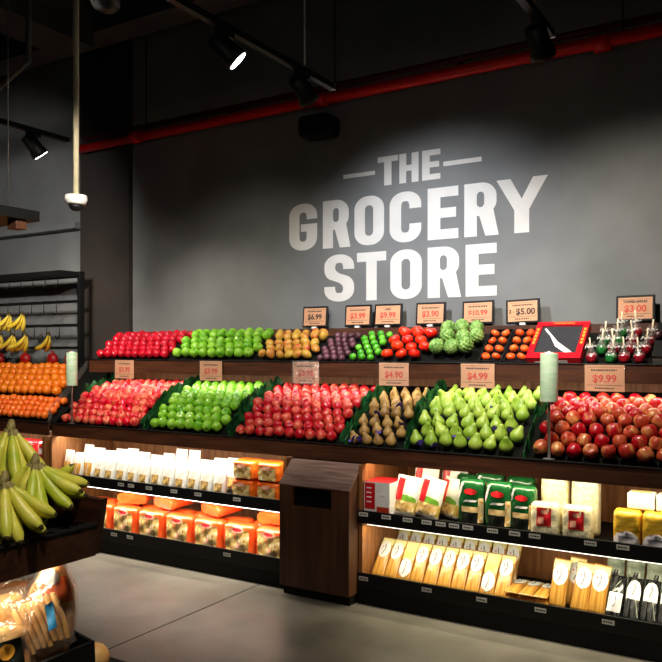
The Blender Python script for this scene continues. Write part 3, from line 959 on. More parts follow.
# persimmons in two black trays
for (tx0, tx1, lb, bw) in ((-1.735, -1.585, 'black tray of orange persimmons beside the custard apples', 'custard side tray'), (-1.575, -1.425, 'black tray of orange persimmons beside the red carton', 'carton side tray')):
    ang = R(39.8)
    tr = thing('fruit_tray', lb, 'tray', ((tx0 + tx1) / 2, 4.585, 1.458), (ang, 0, 0), 'persimmon trays')
    hw = (tx1 - tx0) / 2
    bm = bmesh.new(); box(bm, -hw, hw, 0, 0.32, 0, 0.006)
    part('tray_base', bm, M['black'], tr)
    for a in ((-hw, -hw + 0.006, 0, 0.32), (hw - 0.006, hw, 0, 0.32), (-hw + 0.006, hw - 0.006, 0, 0.006), (-hw + 0.006, hw - 0.006, 0.314, 0.32)):
        bm = bmesh.new(); box(bm, a[0], a[1], a[2], a[3], 0.006, 0.03)
        part('tray_wall', bm, M['black'], tr)
    pm = three('persimmon', FLATR, 'persimmon', 0.057)
    rnd = random.Random(int(-tx0 * 1000))
    for i in range(4):
        for k in range(2):
            yy, zz = 0.042 + i * 0.077, 0.006 + 0.028
            xx = (tx0 + tx1) / 2 + (-0.034 + 0.068 * k)
            o = link('persimmon', rnd.choice(pm))
            o.location = (xx, 4.585 + yy * math.cos(ang) - zz * math.sin(ang), 1.458 + yy * math.sin(ang) + zz * math.cos(ang))
            o.rotation_euler = (ang + rnd.uniform(-0.2, 0.2), rnd.uniform(-0.2, 0.2), rnd.uniform(0, 6))
            tag(o, f'orange persimmon, {ORD[k + 1]} from the left in the {row_word(i, 4)} row of the {bw}', 'persimmon', 'orange persimmons in black trays')

# oranges and clementines
heap('clementine', 'clementine', 'clementine', 'clementine heap', 'clementines along the ledge under the banana rack', three('clementine', ROUND, 'clementine', 0.072), -7.0, -5.32, OBED, 0.034, 0.072, 0.0745, 4, 0.066, jit=0.12, tiltmax=0.5)
heap('orange', 'orange', 'orange', 'big orange heap', 'oranges heaped behind the clementines', three('orange', ROUND, 'orange', 0.094), -7.0, -5.62, OBED, 0.40, 0.094, 0.097, 5, 0.084, jit=0.13,
     xfun=lambda i, n: (-7.35, -5.47 - 0.045 * i))
t = thing('bin_divider', 'pale translucent sloped divider at the end of the oranges', 'divider', (-5.46, 4.5, 1.1))
bm = bmesh.new(); 
for v in [(-5.33, 4.20, 0.95), (-5.60, 4.84, 1.385), (-5.60, 4.84, 1.46), (-5.33, 4.20, 1.06)]:
    bm.verts.new(v)
bm.faces.new(bm.verts[:])
bmesh.ops.solidify(bm, geom=bm.faces[:], thickness=0.004)
part('panel', bm, M['acrylic'], t, True)
for k, x in enumerate((-6.85, -6.45, -6.05, -5.80)):
    t = thing('red_net_bag', f'red net bag of fruit standing at the backboard, {ORD[k + 1]} from the left', 'bag', (x, 4.815, 1.418), (0, 0, 0), 'red net bags behind the oranges')
    t.scale = (0.8, 0.6, 0.62)
    bm = bmesh.new(); lathe(bm, [(0, 0), (0.05, 0.0), (0.075, 0.04), (0.075, 0.10), (0.05, 0.15), (0.015, 0.17), (0.03, 0.20), (0, 0.20)], 14)
    part('net', bm, noise_mat('red_netting', srgb(190, 20, 24), srgb(120, 10, 14), 90, 0.4), t)

# ------------------------------------------------------------------ leaf dividers
def leaf_blade(bm, base, h, w, lean, yaw):
    """one pointed leaf folded along its middle"""
    n = 4
    for s in (-1, 1):
        prev = None
        for i in range(n + 1):
            u = i / n
            ww = w * math.sin(PI * (0.18 + 0.82 * u) ** 0.8) if u < 1 else 0.0
            mid = Vector((lean[0] * u * u, lean[1] * u * u, h * u))
            edge = mid + Vector((math.cos(yaw) * ww * s, math.sin(yaw) * ww * s, -0.15 * ww))
            mid, edge = mid + Vector(base), edge + Vector(base)
            cur = (bm.verts.new(mid), bm.verts.new(edge))
            if prev:
                f = bm.faces.new((prev[0], prev[1], cur[1], cur[0]) if s > 0 else (prev[1], prev[0], cur[0], cur[1]))
                f.smooth = True
            prev = cur

def leaf_divider(x, label, s0=0.035, s1=0.72, n=26, h=0.10, bedl=LBED):
    p0 = along(bedl, s0)
    t = thing('leaf_divider', label, 'leaf divider', (x, p0[0], p0[1]), (0, 0, 0), 'dark green plastic leaf dividers')
    rnd = random.Random(int(abs(x) * 997))
    line = [along(bedl, s0 + (s1 - s0) * q / 12)[:2] for q in range(13)]
    bm = bmesh.new(); prism(bm, [(y, z + 0.007) for y, z in line] + [(y, z + 0.065) for y, z in line[::-1]], 'x', x - 0.006, x + 0.006)
    part('strip', bm, M['leaf'], t, True)
    bm = bmesh.new()
    for i in range(n):
        s = s0 + (s1 - s0) * (i + rnd.uniform(0.1, 0.9)) / n
        y, z = along(bedl, s)[:2]
        dx = rnd.uniform(-0.009, 0.009)
        leaf_blade(bm, (x + dx, y + 0.01, z + 0.05), h * 0.8 * rnd.uniform(0.75, 1.1), 0.046 * rnd.uniform(0.8, 1.2), (rnd.uniform(-0.022, 0.022), rnd.uniform(-0.02, 0.015)), PI / 2 + rnd.uniform(-0.6, 0.6))
    part('foliage', bm, M['leaf'], t, True)
leaf_divider(-4.235, 'dark green leaf divider between the pink apples and the green apples')
leaf_divider(-3.415, 'dark green leaf divider between the green apples and the blush apples')
leaf_divider(-2.475, 'dark green leaf divider between the blush apples and the brown pears', h=0.11)
leaf_divider(-2.058, 'dark green leaf divider between the brown pears and the green pears', h=0.11)
leaf_divider(-1.325, 'dark green leaf divider between the green pears and the striped apples')
leaf_divider(-5.195, 'dark green leaf strip at the far end of the pink apples', 0.35, 0.78, 14, 0.09)

# purple paper cups among the pears
rnd = random.Random(5)
k = 0
for (x0, x1, nm, n) in ((-2.43, -2.11, 'brown', 6), (-1.98, -1.40, 'green', 10)):
    spots = []
    for j in range(n):
        rows = j % 5
        s = 0.072 + 0.076 * rows
        x = x0 + (x1 - x0) * ((j * 0.37 + 0.2) % 1)
        spots.append((rows, x, s))
    spots.sort()
    cnt = {}
    for rows, x, s in spots:
        cnt[rows] = cnt.get(rows, 0) + 1
        pp = along(LBED, s)
        y, z = pp[0] + pp[4] * 0.066, pp[1] + pp[5] * 0.066
        bm = bmesh.new()
        m_ = 9
        c = bm.verts.new((0, 0, -0.012))
        ring = [bm.verts.new((0.03 * math.cos(2 * PI * q / m_) * rnd.uniform(0.7, 1.1), 0.03 * math.sin(2 * PI * q / m_) * rnd.uniform(0.7, 1.1), rnd.uniform(-0.006, 0.016))) for q in range(m_)]
        c2 = bm.verts.new((0, 0, -0.016))
        for q in range(m_):
            bm.faces.new((c, ring[q], ring[(q + 1) % m_]))
            bm.faces.new((c2, ring[(q + 1) % m_], ring[q]))
        o = part('purple_paper', bm, M['purple'])
        o.location = (x, y, z)
        o.rotation_euler = (0.6, 0, rnd.uniform(0, 6))
        tag(o, f'crumpled purple paper, {ORD[cnt[rows]]} from the left behind {nm} pear row {["one", "two", "three", "four", "five"][rows]}', 'paper', 'purple papers tucked among the pears')

# ------------------------------------------------------------------ price signs and cards
def dashes(bm, x0, x1, z, h, y, rnd):
    """a line of print too small to read: short strokes of uneven length"""
    x = x0
    while x < x1 - 0.004:
        w = rnd.uniform(0.005, 0.012)
        box(bm, x, min(x + w, x1), y - 0.0006, y, z, z + h)
        x += w + 0.0035

def price_face(root, w, h, y, price, dark, head, rnd, size, small=None):
    bm = bmesh.new(); box(bm, -w / 2, w / 2, y, y + 0.002, 0, h)
    c = part('card', bm, M['card'], root)
    ink = M['ink_dark'] if dark else M['ink_red']
    if head:
        lettering('heading', head, 0.021, M['ink_dark'], c, (0, y - 0.0012, h * 0.80), fat=0.0004)
    else:
        bm = bmesh.new(); dashes(bm, -w * 0.34, w * 0.34, h * 0.77, 0.010, y, rnd)
        part('heading', bm, M['ink_dark'], c)
    lettering('price', price, 0.064 * size, ink, c, (0.0 if not small else w * 0.10, y - 0.0012, h * 0.47), fat=0.0016)
    if small:
        lettering('offer', small, 0.035, ink, c, (-w * 0.37, y - 0.0012, h * 0.50), fat=0.001)
    bm = bmesh.new()
    box(bm, -w * 0.45, w * 0.45, y - 0.0006, y, h * 0.905, h * 0.915)
    box(bm, -w * 0.45, w * 0.45, y - 0.0006, y, h * 0.225, h * 0.24)
    dashes(bm, -w * 0.25, w * 0.25, h * 0.09, 0.008, y, rnd)
    part('small_print', bm, M['ink_dark'], c)

rnd = random.Random(11)
SIGNS = [(-3.29, '$6.99', True, None, 'dark price six ninety-nine, standing above the mangoes', 0, None),
         (-2.90, '$3.99', False, None, 'faint red price, standing above the plums', 0, None),
         (-2.643, '$9.99', False, 'LIMES', 'red price, standing above the limes', 0, None),
         (-2.299, '$3.90', False, None, 'red price, standing above the tomatoes', 0, None),
         (-1.938, '$10.99', False, None, 'red price ten ninety-nine, standing above the custard apples', 1.0, None),
         (-1.619, '$5.00', True, None, 'dark price five dollars, standing above the persimmons', 2.0, '2 -'),
         (-0.903, '$3.00', False, 'TOFFEE APPLES', 'red price three dollars, standing above the toffee apples', 0.5, None)]
for x, price, dark, head, lb, roll, small in SIGNS:
    t = thing('price_sign', 'black framed tan price sign, ' + lb, 'price sign', (x, 5.101, 1.717), (R(-5), R(-roll), 0), 'framed price signs along the upper backboard')
    w, h = 0.232, 0.166
    bm = bmesh.new(); rbox(bm, -w / 2, w / 2, -0.004, 0.012, 0.012, 0.012 + h, 0.005)
    part('frame', bm, M['black'], t)


    price_face(t, w - 0.03, h - 0.03, -0.0062, price, dark, head, rnd, 0.92 if len(price) < 6 else 0.8, small)
    for ch in t.children:
        if ch.name.startswith('card'):
            ch.location = (0, 0, 0.027)
    bm = bmesh.new(); rbox(bm, -0.02, 0.02, -0.016, 0.010, 0.0, 0.016, 0.003)
    part('foot_clip', bm, M['white'], t)

CARDS = [(-4.804, '$3.99', 'hanging over the pink apples'), (-3.873, '$3.99', 'hanging over the lower green apples'), (-3.002, '$3.99', 'in crumpled film over the blush apples'),
         (-2.307, '$4.90', 'hanging over the brown pears'), (-1.727, '$4.99', 'hanging over the green pears'), (-0.969, '$9.99', 'hanging over the striped apples')]
for i, (x, price, lb) in enumerate(CARDS):
    t = thing('price_card', 'tan price card with red price, ' + lb, 'price card', (x, 4.543, 1.315), (0, 0, 0), 'tan price cards hanging from the upper shelf edge')
    price_face(t, 0.218, 0.150, -0.004, price, False, None, rnd, 0.92)
    bm = bmesh.new()
    if i == 2:
        nx, nz = 9, 7
        g = [[bm.verts.new((-0.115 + 0.23 * a / nx, -0.010 - 0.012 * rnd.random() * (0 < a < nx), -0.006 + 0.165 * b / nz)) for a in range(nx + 1)] for b in range(nz + 1)]
        for a in range(nx):
            for b in range(nz):
                bm.faces.new((g[b][a], g[b][a + 1], g[b + 1][a + 1], g[b + 1][a]))
    else:
        box(bm, -0.112, 0.112, -0.0075, -0.0068, -0.003, 0.153)
    part('film_sleeve', bm, M['film_crumpled'] if i == 2 else M['film_card'], t)

def shelf_tag(x, y, z, lb):
    t = thing('shelf_tag', lb, 'shelf tag', (x, y, z), (0, 0, 0), 'white shelf tags on the black shelf lips')
    bm = bmesh.new(); box(bm, -0.031, 0.031, -0.0022, -0.0002, -0.012, 0.012)
    part('paper', bm, M['tag'], t)
    bm = bmesh.new()
    dashes(bm, -0.024, 0.024, -0.004, 0.008, -0.0022, rnd)
    part('print', bm, M['ink_dark'], t)
for words_, z, xs in (('pasta cabinet upper lip', 0.549, (-2.29, -2.134, -1.992, -1.87, -1.782, -1.70, -1.617, -1.472, -1.347, -1.237, -0.945, -0.785)),
                      ('pasta cabinet lower lip', 0.157, (-2.29, -1.87, -1.535, -1.205, -0.856)),
                      ('nut cabinet upper lip', 0.540, (-4.93, -4.85, -4.374, -4.269, -4.086, -3.84, -3.615, -3.269)),
                      ('nut cabinet lower lip', 0.155, (-4.449, -4.28, -3.355))):
    for k, x in enumerate(xs):
        shelf_tag(x, 4.0998, z, f'white price tag, {ORD[k + 1]} from the left on the {words_}')

# ------------------------------------------------------------------ carrier bag rolls
def bag_roll(label, x, y, z0, z1, r):
    t = thing('bag_roll_stand', label, 'bag roll', (x, y, 0.957))
    bm = bmesh.new(); tube(bm, [(x, y, 0.959), (x, y, z1 + 0.012)], 0.008, 10)
    part('post', bm, M['steel'], t, True)
    bm = bmesh.new(); rbox(bm, x - 0.03, x + 0.03, y - 0.014, y + 0.012, 0.959, 0.965, 0.002)
    part('foot', bm, M['steel'], t, True)
    bm = bmesh.new(); lathe(bm, [(0.02, z0), (r * 0.98, z0), (r, z0 + 0.004), (r * 1.02, (z0 + z1) / 2), (r, z1 - 0.004), (r * 0.97, z1), (0.02, z1)], 24, (x, y, 0))
    part('bag_roll', bm, M['roll'], t, True)
    bm = bmesh.new(); lathe(bm, [(0.012, z1 - 0.01), (0.022, z1 - 0.01), (0.022, z1 + 0.006), (0.012, z1 + 0.006)], 16, (x, y, 0))
    part('core', bm, M['roll_end'], t, True)
bag_roll('pale green roll of carrier bags on a post before the striped apples', -1.178, 4.166, 1.27, 1.533, 0.047)
bag_roll('pale green roll of carrier bags on a post before the pink apples', -5.00, 4.166, 1.265, 1.53, 0.043)

# ------------------------------------------------------------------ red carton and toffee apples on the upper shelf
ang = R(40)
t = thing('red_carton', 'red display carton with dark window standing tilted between persimmons and toffee apples', 'carton', (-1.27, 4.59, 1.462), (ang, 0, 0))
w, d_, h = 0.160, 0.345, 0.055
bm = bmesh.new()
box(bm, -w, w, 0, d_, 0, h * 0.7)
part('base', bm, M['red_box'], t)
for a in ((-w, -w + 0.035, 0, d_), (w - 0.035, w, 0, d_), (-w + 0.035, w - 0.035, 0, 0.05), (-w + 0.035, w - 0.035, d_ - 0.035, d_)):
    bm = bmesh.new(); box(bm, a[0], a[1], a[2], a[3], h * 0.7, h)
    part('window_border', bm, M['red_box'], t)
bm = bmesh.new(); box(bm, -w + 0.035, w - 0.035, 0.05, d_ - 0.035, h * 0.7, h * 0.78)
part('window', bm, flat('dark_window_film', srgb(58, 60, 64), 0.15, coat=0.6), t)
bm = bmesh.new(); prism(bm, [(-0.11, 0.285), (-0.10, 0.295), (0.0, 0.16), (0.10, 0.066), (0.06, 0.058), (-0.01, 0.12), (-0.06, 0.22)], 'z', h * 0.79, h * 0.82)
part('torn_paper', bm, M['white'], t)
for x in (-w + 0.017, w - 0.017):
    bm = bmesh.new()
    for q in range(5):
        box(bm, x - 0.008, x + 0.008, 0.13 + q * 0.032, 0.13 + q * 0.032 + 0.022, h, h + 0.001)
    part('gold_print', bm, M['gold'], t)
bm = bmesh.new()
for q in range(9):
    box(bm, -0.06 + q * 0.015, -0.05 + q * 0.015, d_ - 0.022, d_ - 0.012, h, h + 0.001)
part('gold_print', bm, M['gold'], t)
bm = bmesh.new(); box(bm, -0.02, 0.085, -0.0015, 0, 0.008, 0.035)
part('label', bm, M['tag'], t)
bm = bmesh.new(); box(bm, -0.11, -0.07, -0.0015, 0, 0.008, 0.026)
part('label', bm, M['tag'], t)

def toffee(label, x, y, z, m, ln, lean):
    t = thing('toffee_apple', label, 'toffee apple', (x, y, z), (lean[0], lean[1], 0), 'wrapped toffee apples with sticks upright')
    link('apple', TOFFEE[m], t)
    bm = bmesh.new(); tube(bm, [(0, 0, 0.06), (0, 0, 0.06 + ln)], 0.0045, 7)
    part('stick', bm, M['stick'], t)
    bm = bmesh.new()
    rnd = random.Random(int(x * 1000 + y * 77))
    n = 14
    rings = []
    for (r0, zz, amp) in ((0.034, 0.040, 0.003), (0.020, 0.075, 0.004), (0.008, 0.088, 0.001), (0.024, 0.118, 0.014)):
        rings.append([bm.verts.new(((r0 + rnd.uniform(-amp, amp)) * math.cos(2 * PI * q / n), (r0 + rnd.uniform(-amp, amp)) * math.sin(2 * PI * q / n), zz + rnd.uniform(-amp, amp) * 0.6)) for q in range(n)])
    for a, b in zip(rings, rings[1:]):
        for q in range(n):
            bm.faces.new((a[q], a[(q + 1) % n], b[(q + 1) % n], b[q]))
    wr = part('wrapper', bm, M['film_bread'], t)
    bm = bmesh.new(); tube(bm, [(0.012 * math.cos(q * 2 * PI / 10), 0.012 * math.sin(q * 2 * PI / 10), 0.088) for q in range(11)], 0.0035, 6)
    for q in range(5):
        a = q * 1.26
        tube(bm, [(0.012 * math.cos(a), 0.012 * math.sin(a), 0.088), (0.028 * math.cos(a), 0.028 * math.sin(a), 0.10), (0.034 * math.cos(a + 0.3), 0.034 * math.sin(a + 0.3), 0.085)], 0.0028, 5)
    part('ribbon', bm, M['white'], wr)
TOFFEE = {}
for k, m in (('red', 'toffee_red'), ('green', 'toffee_green')):
    TOFFEE[k] = fruit_mesh('apple', [(r, z + 0.46) for r, z in APPLE[:11]] + [(0, 0.80)], M[m], 0.066)
pos = [  # picture column, row depth y, colour
    (592, 4.61, 'red'), (610, 4.61, 'green'), (624.5, 4.61, 'red'), (640, 4.61, 'red'),
    (601, 4.668, 'green'), (614, 4.668, 'red'), (629, 4.668, 'red'), (645, 4.668, 'red'),
    (604, 4.728, 'green'), (618, 4.728, 'green'), (634, 4.728, 'red'), (650, 4.728, 'red'),
    (622, 4.79, 'green'), (637, 4.79, 'red')]
cnt = {}
for px, y, m in pos:
    cnt[y] = cnt.get(y, 0) + 1
    rw = {4.61: 'front', 4.668: 'second', 4.728: 'third', 4.79: 'back'}[y]
    zz = (1.425 + (y - 4.572) * 0.8277 if y < 4.81 else 1.632 + (y - 4.81) * 0.1077) + 0.020
    rr_ = random.Random(int(px))
    toffee(f'{m} toffee apple on a stick, {ORD[cnt[y]]} from the left in the {rw} row', X_at(px, y), y, zz, m, rr_.uniform(0.085, 0.115), (rr_.uniform(-0.1, 0.1), rr_.uniform(-0.12, 0.16)))
t = thing('sweets_box', 'black box with white front strip beside the toffee apples', 'box', (-0.66, 4.59, 1.462), (R(40), 0, 0))
bm = bmesh.new(); box(bm, -0.06, 0.16, 0, 0.30, 0, 0.07)
part('carton', bm, M['black'], t)
bm = bmesh.new(); box(bm, -0.058, 0.158, -0.003, 0, 0.004, 0.052)
part('front_strip', bm, M['tag'], t)
for k in range(4):
    o = link('chocolate_ball', TOFFEE['red'])
    o.data = fruit_mesh('chocolate_ball', ROUND, flat('dark_chocolate', srgb(54, 26, 30), 0.3), 0.056)
    o.location = (-0.70 + 0.06 * k, 4.60 + 0.06, 1.472 + 0.07 + 0.092)
    tag(o, f'dark round sweet on the black box, {ORD[k + 1]} from the left', 'sweet', 'dark sweets on the black box')



# ------------------------------------------------------------------ soft packs
class Pack:
    """a filled bag: superellipse rings whose half width and half depth change with height"""
    def __init__(s, w, h, d, kind, n=3.5, seed=1, wr=0.002):
        s.w, s.h, s.d, s.kind, s.n, s.wr = w, h, d, kind, n, wr
        rnd = random.Random(seed)
        s.ph = [rnd.uniform(0, 6) for _ in range(6)]
    def hw(s, v):
        if s.kind == 'pillow':
            return s.w / 2 * (1 - 0.06 * math.sin(PI * v))
        if s.kind == 'pouch':
            return s.w / 2 * (0.96 + 0.04 * v)
        if s.kind == 'round':
            return s.w / 2 * (0.80 + 0.2 * math.sin(PI * min(1, v * 1.2))) * min(1, math.sqrt((1 - v) / 0.3 + 0.03))
        return s.w / 2 * (0.97 + 0.03 * math.sin(PI * v)) * min(1, math.sqrt((1 - v) / 0.06 + 0.75))
    def hd(s, v):
        if s.kind == 'pillow':
            return s.d / 2 * max(0.05, math.sin(PI * v)) ** 0.6
        if s.kind == 'pouch':
            return s.d / 2 * max(0.02, (1 - v)) ** 0.6 * min(1, 0.75 + v * 2)
        if s.kind == 'round':
            return s.d / 2 * min(1, math.sqrt((1 - v) / 0.35 + 0.02)) * min(1, 0.8 + v)
        return s.d / 2 * min(1, math.sqrt(v / 0.06 + 0.7)) * min(1, math.sqrt((1 - v) / 0.12 + 0.25))
    def wav(s, u, v):
        p = s.ph
        return s.wr * (math.sin(7 * u + 9 * v + p[0]) + math.sin(-5 * u + 15 * v + p[1]) + 0.6 * math.sin(13 * u + p[2] + 4 * v))
    def body(s, nu=32, nv=14):
        bm = bmesh.new()
        rings = []
        for j in range(nv + 1):
            v = j / nv
            ring = []
            for k in range(nu):
                a = 2 * PI * k / nu
                c, q = math.cos(a), math.sin(a)
                x = s.hw(v) * math.copysign(abs(c) ** (2 / s.n), c)
                y = s.hd(v) * math.copysign(abs(q) ** (2 / s.n), q)
                f = min(1, s.hd(v) / (s.d * 0.3)) if s.d else 1
                y += math.copysign(abs(q), q) * s.wav(x / s.w * 2, v) * f
                ring.append(bm.verts.new((x, y, s.h * v)))
            rings.append(ring)
        for a, b in zip(rings, rings[1:]):
            for k in range(nu):
                bm.faces.new((a[k], a[(k + 1) % nu], b[(k + 1) % nu], b[k])).smooth = True
        bm.faces.new(rings[0][::-1])
        bm.faces.new(rings[-1])
        return bm
    def patch(s, u0, u1, v0, v1, eps=0.0025, shape='rect', sk=0.0, nu=12, nv=10):
        """a printed label that lies on the front of the bag; sk slants it"""
        bm = bmesh.new()
        g = []
        for j in range(nv + 1):
            t = j / nv
            v = v0 + (v1 - v0) * t
            row = []
            um, uh = (u0 + u1) / 2 + sk * (t - 0.5), (u1 - u0) / 2
            if shape == 'oval':
                uh *= math.sqrt(max(0.0008, 1 - (2 * t - 1) ** 2))
            elif shape == 'arch':
                uh *= math.sqrt(max(0.0008, 1 - max(0, (t - 0.3) / 0.7) ** 2))
            for i in range(nu + 1):
                u = um + uh * (2 * i / nu - 1)
                u = max(-0.97, min(0.97, u))
                y = -s.hd(v) * (1 - abs(u) ** s.n) ** (1 / s.n)
                f = min(1, s.hd(v) / (s.d * 0.3)) if s.d else 1
                y -= s.wav(u, v) * f * min(1, abs(y) / (s.hd(v) + 1e-6))
                row.append(bm.verts.new((u * s.hw(v), y - eps, s.h * v)))
            g.append(row)
        for j in range(nv):
            for i in range(nu):
                try:
                    bm.faces.new((g[j][i], g[j][i + 1], g[j + 1][i + 1], g[j + 1][i])).smooth = True
                except ValueError:
                    pass
        return bm

def pack(name, cat, group, pk, body_m, patches):
    """pattern thing: the bag with its printed patches (name, args, material)"""
    t = thing(name, 'pattern', cat, (0, 0, 0), (0, 0, 0), group)
    DIMS[t.name] = (pk.w / 2, pk.d / 2)
    o = part('bag', pk.body(), body_m, t)
    for nm, kw, m in patches:
        part(nm, pk.patch(**kw), m, o)
    return t

# food seen through film, and print colours
M['pasta_mix'] = voro_mat('short_pasta', [srgb(190, 142, 66), srgb(238, 208, 130), srgb(150, 104, 46), srgb(252, 236, 186)], 44)
M['seeds'] = voro_mat('seeds_and_nuts', [srgb(176, 124, 46), srgb(226, 186, 96), srgb(120, 80, 34), srgb(240, 214, 150)], 110)
M['spaghetti'] = noise_mat('spaghetti_strands', srgb(188, 122, 40), srgb(232, 178, 84), 16, 0.35, stretch=(9, 1, 0.25), detail=3, coat=0.4)
M['tagliatelle'] = noise_mat('yellow_ribbon_pasta', srgb(222, 158, 22), srgb(250, 212, 70), 20, 0.35, stretch=(1, 1, 3), detail=3, coat=0.4, bump=0.3)
M['black_pasta'] = noise_mat('black_pasta_strands', srgb(22, 22, 24), srgb(92, 92, 94), 14, 0.2, stretch=(10, 2, 0.4), detail=3, lo=0.4, hi=0.75, coat=0.8)
M['orange_film'] = noise_mat('orange_pasta_film', srgb(226, 88, 18), srgb(244, 122, 34), 10, 0.3, coat=0.5)
M['orange_film2'] = noise_mat('deep_orange_film', srgb(222, 70, 20), srgb(240, 100, 40), 10, 0.3, coat=0.5)
M['white_film'] = noise_mat('white_bag_film', srgb(226, 222, 210), srgb(240, 238, 230), 12, 0.35, coat=0.3)
M['cream_beans'] = voro_mat('cream_beans', [srgb(238, 226, 180), srgb(250, 242, 206), srgb(226, 208, 156)], 70, bump=0.5)
M['yellow_top'] = noise_mat('yellow_printed_film', srgb(232, 216, 110), srgb(246, 240, 190), 9, 0.3, coat=0.4)
M['dk_green'] = noise_mat('dark_green_film', srgb(14, 66, 30), srgb(30, 98, 48), 10, 0.25, coat=0.6)
M['grass_green'] = flat('grass_print', srgb(112, 170, 50), 0.4, coat=0.3)
M['red_print'] = flat('red_label', srgb(204, 24, 34), 0.4, coat=0.3)
M['pink_print'] = flat('pink_oval_label', srgb(236, 170, 140), 0.4, coat=0.3)
M['label_white'] = noise_mat('white_label', srgb(232, 230, 226), srgb(244, 242, 240), 8, 0.45)
M['label_lilac'] = noise_mat('pale_lilac_label', srgb(236, 226, 234), srgb(246, 240, 244), 8, 0.45)
M['script_ink'] = flat('grey_script_ink', srgb(136, 136, 148), 0.6)
M['silver_green'] = noise_mat('silvery_film', srgb(120, 132, 112), srgb(196, 204, 186), 20, 0.25, detail=3, coat=0.6)
M['cream_band'] = flat('cream_band', srgb(216, 186, 130), 0.5)
M['black_print'] = flat('black_print', srgb(18, 22, 18), 0.4)

DIMS = {}
def put(proto, x, y, z, label, tilt=0, yaw=0, roll=0, sc=None):
    hw, hd = DIMS.get(proto.name, (0, 0))
    z += hd * abs(math.sin(R(tilt))) + hw * abs(math.sin(R(roll))) + 0.001
    if tilt < 60:
        y += hw * abs(math.sin(R(yaw))) + 0.026
    else:
        z -= hd
    return dup(proto, (x, y + 0.012, z), (R(-tilt), R(roll), R(yaw)), label, sc)

# --- boxes and pouches, upper shelf of the pasta cabinet
bx = thing('cracker_box', 'white carton with red top and red band, first box on the upper pasta shelf', 'box', (-2.212, 4.125, 0.532))
bm = bmesh.new(); rbox(bm, -0.088, 0.088, 0, 0.19, 0, 0.215, 0.002)
cb = part('carton', bm, M['label_white'], bx)
bm = bmesh.new(); box(bm, -0.088, 0.088, 0.0, 0.19, 0.2152, 0.217)
part('red_top', bm, M['red_print'], cb)
bm = bmesh.new(); box(bm, -0.082, -0.012, -0.0012, 0, 0.05, 0.208)
part('red_band', bm, M['red_print'], cb)
bm = bmesh.new(); box(bm, 0.0, 0.082, -0.0012, 0, 0.03, 0.068)
part('picture', bm, flat('biscuit_picture', srgb(196, 60, 36), 0.4), cb)
bm = bmesh.new()
for q in range(4):
    box(bm, -0.070, -0.036, -0.002, -0.0012, 0.090 + 0.028 * q, 0.097 + 0.028 * q)
box(bm, 0.025, 0.055, -0.002, 0, 0.135, 0.148)
part('print', bm, M['label_lilac'], cb)

pk = Pack(0.155, 0.235, 0.08, 'pouch', 2.6, 3)
pm = zone_mat('pouch_print', [(0, srgb(236, 232, 220)), (0.10, srgb(206, 176, 84)), (0.34, srgb(226, 200, 112)), (0.40, srgb(238, 238, 226))], 2, noise=0.06)
pouch = pack('pasta_pouch', 'pouch', 'white pasta pouches with red bands', pk, pm, [
    ('pasta_window', dict(u0=-0.85, u1=0.85, v0=0.08, v1=0.36), M['pasta_mix']),
    ('green_hill', dict(u0=-0.85, u1=0.9, v0=0.36, v1=0.52, shape='arch'), M['grass_green']),
    ('red_band', dict(u0=-0.85, u1=-0.3, v0=0.36, v1=0.93, eps=0.004, sk=0.0), M['red_print'])])
put(pouch, -2.075, 4.175, 0.532, 'white pasta pouch with red band leaning beside the cracker box', 10, 4, 7)
put(pouch, -1.925, 4.175, 0.532, 'white pasta pouch with red band, front one before the taller pouches', 10, -3, 10)
put(pouch, -1.83, 4.27, 0.532, 'white pasta pouch turned half aside before the green bags', 6, -30, 3)
put(pouch, -2.03, 4.36, 0.532, 'taller pasta pouch behind the two front pouches', 6, 0, 4, (1.05, 1, 1.32))
put(pouch, -1.86, 4.42, 0.532, 'taller pasta pouch at the back before the wood panel', 6, 0, 2, (1.1, 1, 1.38))
wipe(pouch)

pk = Pack(0.158, 0.262, 0.095, 'block', 3.0, 5, 0.003)
gb = pack('green_pasta_bag', 'pasta bag', 'dark green pasta bags', pk, M['dk_green'], [
    ('pasta_window', dict(u0=0.62, u1=0.96, v0=0.06, v1=0.6, eps=0.002), M['pasta_mix']),
    ('red_oval', dict(u0=-0.45, u1=0.55, v0=0.66, v1=0.80, shape='oval', eps=0.004), M['red_print']),
    ('white_script', dict(u0=-0.4, u1=0.5, v0=0.50, v1=0.55, eps=0.004, sk=0.2), M['label_white']),
    ('cream_band', dict(u0=-0.62, u1=0.62, v0=0.28, v1=0.40, eps=0.004), M['cream_band']),
    ('black_foot', dict(u0=-0.62, u1=0.62, v0=0.03, v1=0.28, eps=0.003), M['black_print']),
    ('white_swash', dict(u0=-0.9, u1=-0.7, v0=0.5, v1=0.92, eps=0.003, sk=0.5), M['label_white'])])
for x, y, yaw, lb, s_ in ((-1.655, 4.19, 3, 'dark green pasta bag, first of the front three', 1), (-1.49, 4.19, 0, 'dark green pasta bag, middle of the front three', 1), (-1.352, 4.195, -4, 'dark green pasta bag beside the bean bags', 0.95),
                         (-1.755, 4.31, -35, 'dark green pasta bag turned aside beside the pouches', 1), (-1.60, 4.34, 2, 'dark green pasta bag behind the first two green ones', 1.1), (-1.41, 4.34, 0, 'dark green pasta bag behind the last two green ones', 1.06)):
    put(gb, x, y + 0.03, 0.532, lb, 3, yaw, 0, s_)
wipe(gb)

